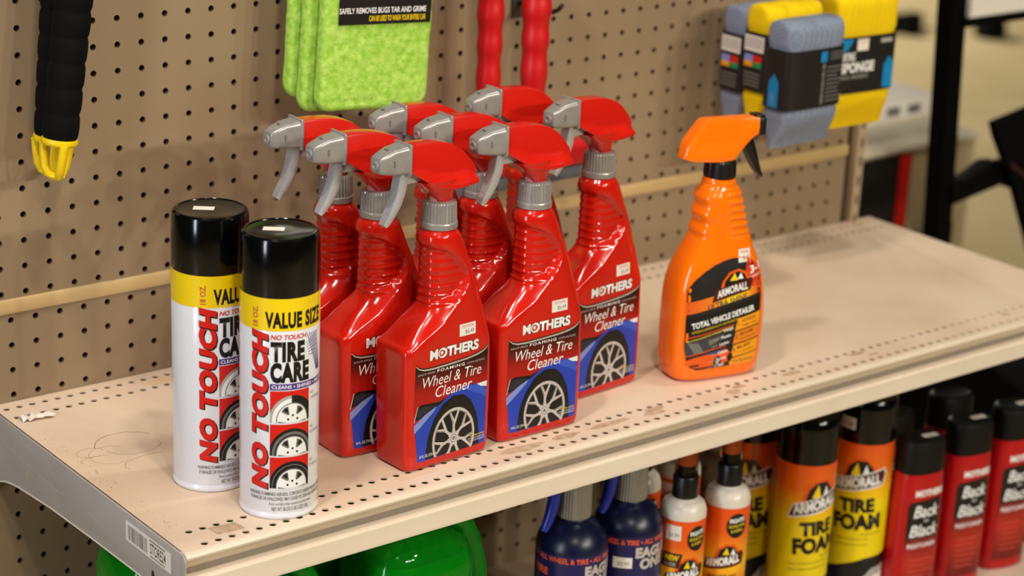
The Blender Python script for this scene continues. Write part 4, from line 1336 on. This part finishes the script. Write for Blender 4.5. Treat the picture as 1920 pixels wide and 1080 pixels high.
make_trim('red squeeze bottle with black cap at the right edge of the picture', 1108, -328, -10)
make_trim('red squeeze bottle behind the first one, only its dark cap showing', 962, -262, -8, False)
make_trim('red squeeze bottle behind the middle one, black cap showing', 1068, -262, -8, False)

# --- green jugs
m_green = mat('green_translucent_plastic', '#1cc027', 0.05, trans=0.75, ior=1.3)
m_greenliq = mat('green_liquid', '#0ca018', 0.25)
def make_jug(label, x, y, rz):
    root = thing('plastic_jug', label, 'jug', L(x, y), rz)
    mb = MB()
    rings = []
    for z, a_, b_, c in [(0, 50, 44, 0), (2, 54, 48, 0), (8, 57, 50, 0), (60, 57, 50, 0), (150, 57, 50, 0), (196, 57, 50, 0), (205, 58.5, 51, 0), (226, 58.5, 51, 0), (232, 57, 49.5, 0), (246, 52, 46, -1), (256, 44, 40, -4), (264, 32, 30, -8), (270, 22, 22, -12), (274, 17, 17, -13), (286, 16, 16, -13)]:
        rings.append([(c + a_*math.copysign(abs(math.cos(t))**0.6, math.cos(t)), b_*math.copysign(abs(math.sin(t))**0.6, math.sin(t)), z) for t in [2*math.pi*k/56 for k in range(56)]])
    mb.quadloop(rings, m_green)
    mb.build('jug_body', root, angle=50)
    mb = MB()
    rings = []
    for z, a_, b_, c in [(4, 51, 45, 0), (20, 54, 47, 0), (196, 54, 47, 0), (226, 55, 48, 0), (236, 52, 46, 0), (240, 50, 44, 0)]:
        rings.append([(c + a_*math.copysign(abs(math.cos(t))**0.6, math.cos(t)), b_*math.copysign(abs(math.sin(t))**0.6, math.sin(t)), z) for t in [2*math.pi*k/48 for k in range(48)]])
    mb.quadloop(rings, m_greenliq)
    mb.build('liquid', root, angle=50)
    mb = MB()
    pts = [(30, 0, 262), (48, 0, 262), (64, 0, 250), (76, 0, 226), (84, 0, 196), (86, 0, 160), (80, 0, 120), (66, 0, 98), (52, 0, 92)]
    mb.tube(pts, [9, 10, 11, 11, 11, 11, 11, 10, 8], m_green, 16)
    mb.build('handle', root)
    mb = MB()
    mb.lathe([(18, 276), (18.6, 277), (18, 292), (16, 294), (0.01, 294)], m_blkpl, (-13, 0), 32, cap1=False)
    mb.build('screw_cap', root)
    mb = MB()
    mb.box((-42, -51.2, 60), (44, -49.6, 188), mat('green_label_panel', '#2a9a3a', 0.25), 0.5)
    mb.build('label_panel', root)
    return root
make_jug('green translucent jug in front, beside the navy spray bottle', 243, -294, 0)
make_jug('green translucent jug under the white cans, mostly hidden by the shelf edge', 58, -300, 0)
make_jug('green translucent jug behind the front ones, seen between two jugs', 220, -176, 0)
make_jug('green translucent jug at the left end, below the barcode tag', 50, -172, 0)

# ================================================================== BACKGROUND
m_rack = mat('black_powder_coat', '#040404', 0.6, spec=0.08)
rack = thing('display_rack', 'tall black metal rack with a sign and tray at the right', 'rack', Vector((1.5, 0.134, 0)))
def RK(x, y, z): return (x-1500, y-134, z+900)
TR = Matrix.Translation((-1500, -134, 900))
mb = MB()
def lean(z): return 1490 - (z+104)*0.068
mb.quadloop([[RK(lean(z)+a_, b_, z) for a_, b_ in ((-15, 120), (15, 120), (15, 148), (-15, 148))] for z in (-899, -400, 0, 300, 700)], m_rack)
mb.box(RK(1530, -60, -899), RK(1575, 300, -870), m_rack, 2)
mb.build('rack_post', rack, smooth=False)
mb = MB()
mb.box(RK(1478, 116, 199), RK(1760, 128, 212), m_rack, 1)
mb.box(RK(1490, 118, 212), RK(1760, 126, 330), m_paper)
mb.box(RK(1480, 116, 330), RK(1760, 128, 344), m_rack, 1)
sb = mb.build('sign_board', rack)
a = Art()
for k in range(5): a.rect(6+(k % 2)*3, 104-k*10, 250, 107-k*10, m_greyl, 1)
a.make('sign_print', flatmap(RK(1490, 118, 212), (1, 0, 0), (0, 0, 1), (0, -1, 0)), sb)
mb = MB()
mb.prism([(1490, -34), (1530, -24), (1566, -8), (1590, -10), (1640, -34), (1640, -62), (1598, -46), (1518, -58), (1490, -62)], 'y', 112, 138, m_rack, 2, mtx=TR)
mb.tube([RK(1500, 108, -28), RK(1535, 106, -16), RK(1566, 104, -4), RK(1592, 100, -6)], 4, m_rack)
mb.box(RK(1488, 118, -130), RK(1506, 150, -90), m_rack, 2)
mb.build('bracket_arm', rack)
mb = MB()
mb.prism([(1557, 58), (1637, 71), (1700, 80), (1790, 80), (1790, -380), (1745, -274), (1683, -157), (1617, -37), (1569, 34)], 'y', 96, 111, m_rack, 3, mtx=Matrix.Translation((-1512, -134, 900)))
mb.tube([RK(1592, 94, -10), RK(1630, 93, -34), RK(1700, 92, -76), RK(1790, 92, -125)], 3, mat('dark_red_trim', '#3a1512', 0.5))
mb.build('tray', rack)
mb = MB()
mb.box(RK(1535, 20, -869), RK(1900, 300, -400), m_rack, 6)
mb.build('lower_bin', rack)

cab = thing('display_cabinet', 'low beige cabinet with a black front and a red stripe', 'cabinet', Vector((1.66, 0.45, 0)))
def CB(x, y, z): return (x-1660, y-450, z+900)
m_cabinet = mat('beige_cabinet', '#b5a17c', 0.45)
zc = -58
mb = MB()
mb.box(CB(1440, 346, -899), CB(1822, 700, zc), m_cabinet, 4)
mb.build('cabinet_body', cab)
mb = MB()
mb.box(CB(1440, 340.5, -860), CB(1664, 345.8, zc-4), m_darklabel, 1)
mb.build('front_panel', cab)
mb = MB()
mb.box(CB(1636, 338, -860), CB(1660, 341, zc-5), m_redp, 0.5)
mb.build('red_stripe', cab)
mb = MB()
mb.box(CB(1438, 340, zc), CB(1824, 705, zc+9), mat('white_laminate', '#d9cdb6', 0.4), 2)
mb.build('cabinet_top', cab)
mb = MB()
mb.box((-150, -90, 0), (150, 110, 32), m_paper, 3)
for k in range(5): mb.box((-130+k*50, -91, 9), (-100+k*50, -89.5, 24), m_grey)
tag(mb.build('carton', loc=Vector((1.71, 0.55, 0.9+(zc+9.2)/1000)), smooth=True), 'flat white printed carton lying on the beige cabinet', 'box')
mb = MB()
mb.box((-230, -30, 0), (150, 30, 60), m_rack, 10)
mb.box((-40, -120, 0), (40, 120, 50), m_rack, 10)
tag(mb.build('floor_stand', loc=(5.5, 3.75, 0)), 'blurred black stand base on the floor far behind the rack', 'stand')
mb = MB()
mb.lathe([(10, 0), (60, 4), (66, 30), (60, 60), (40, 90), (20, 96)], m_rack, seg=24)
tag(mb.build('floor_stand', loc=(5.76, 3.47, 0)), 'small blurred black object on the floor under the sign', 'stand')
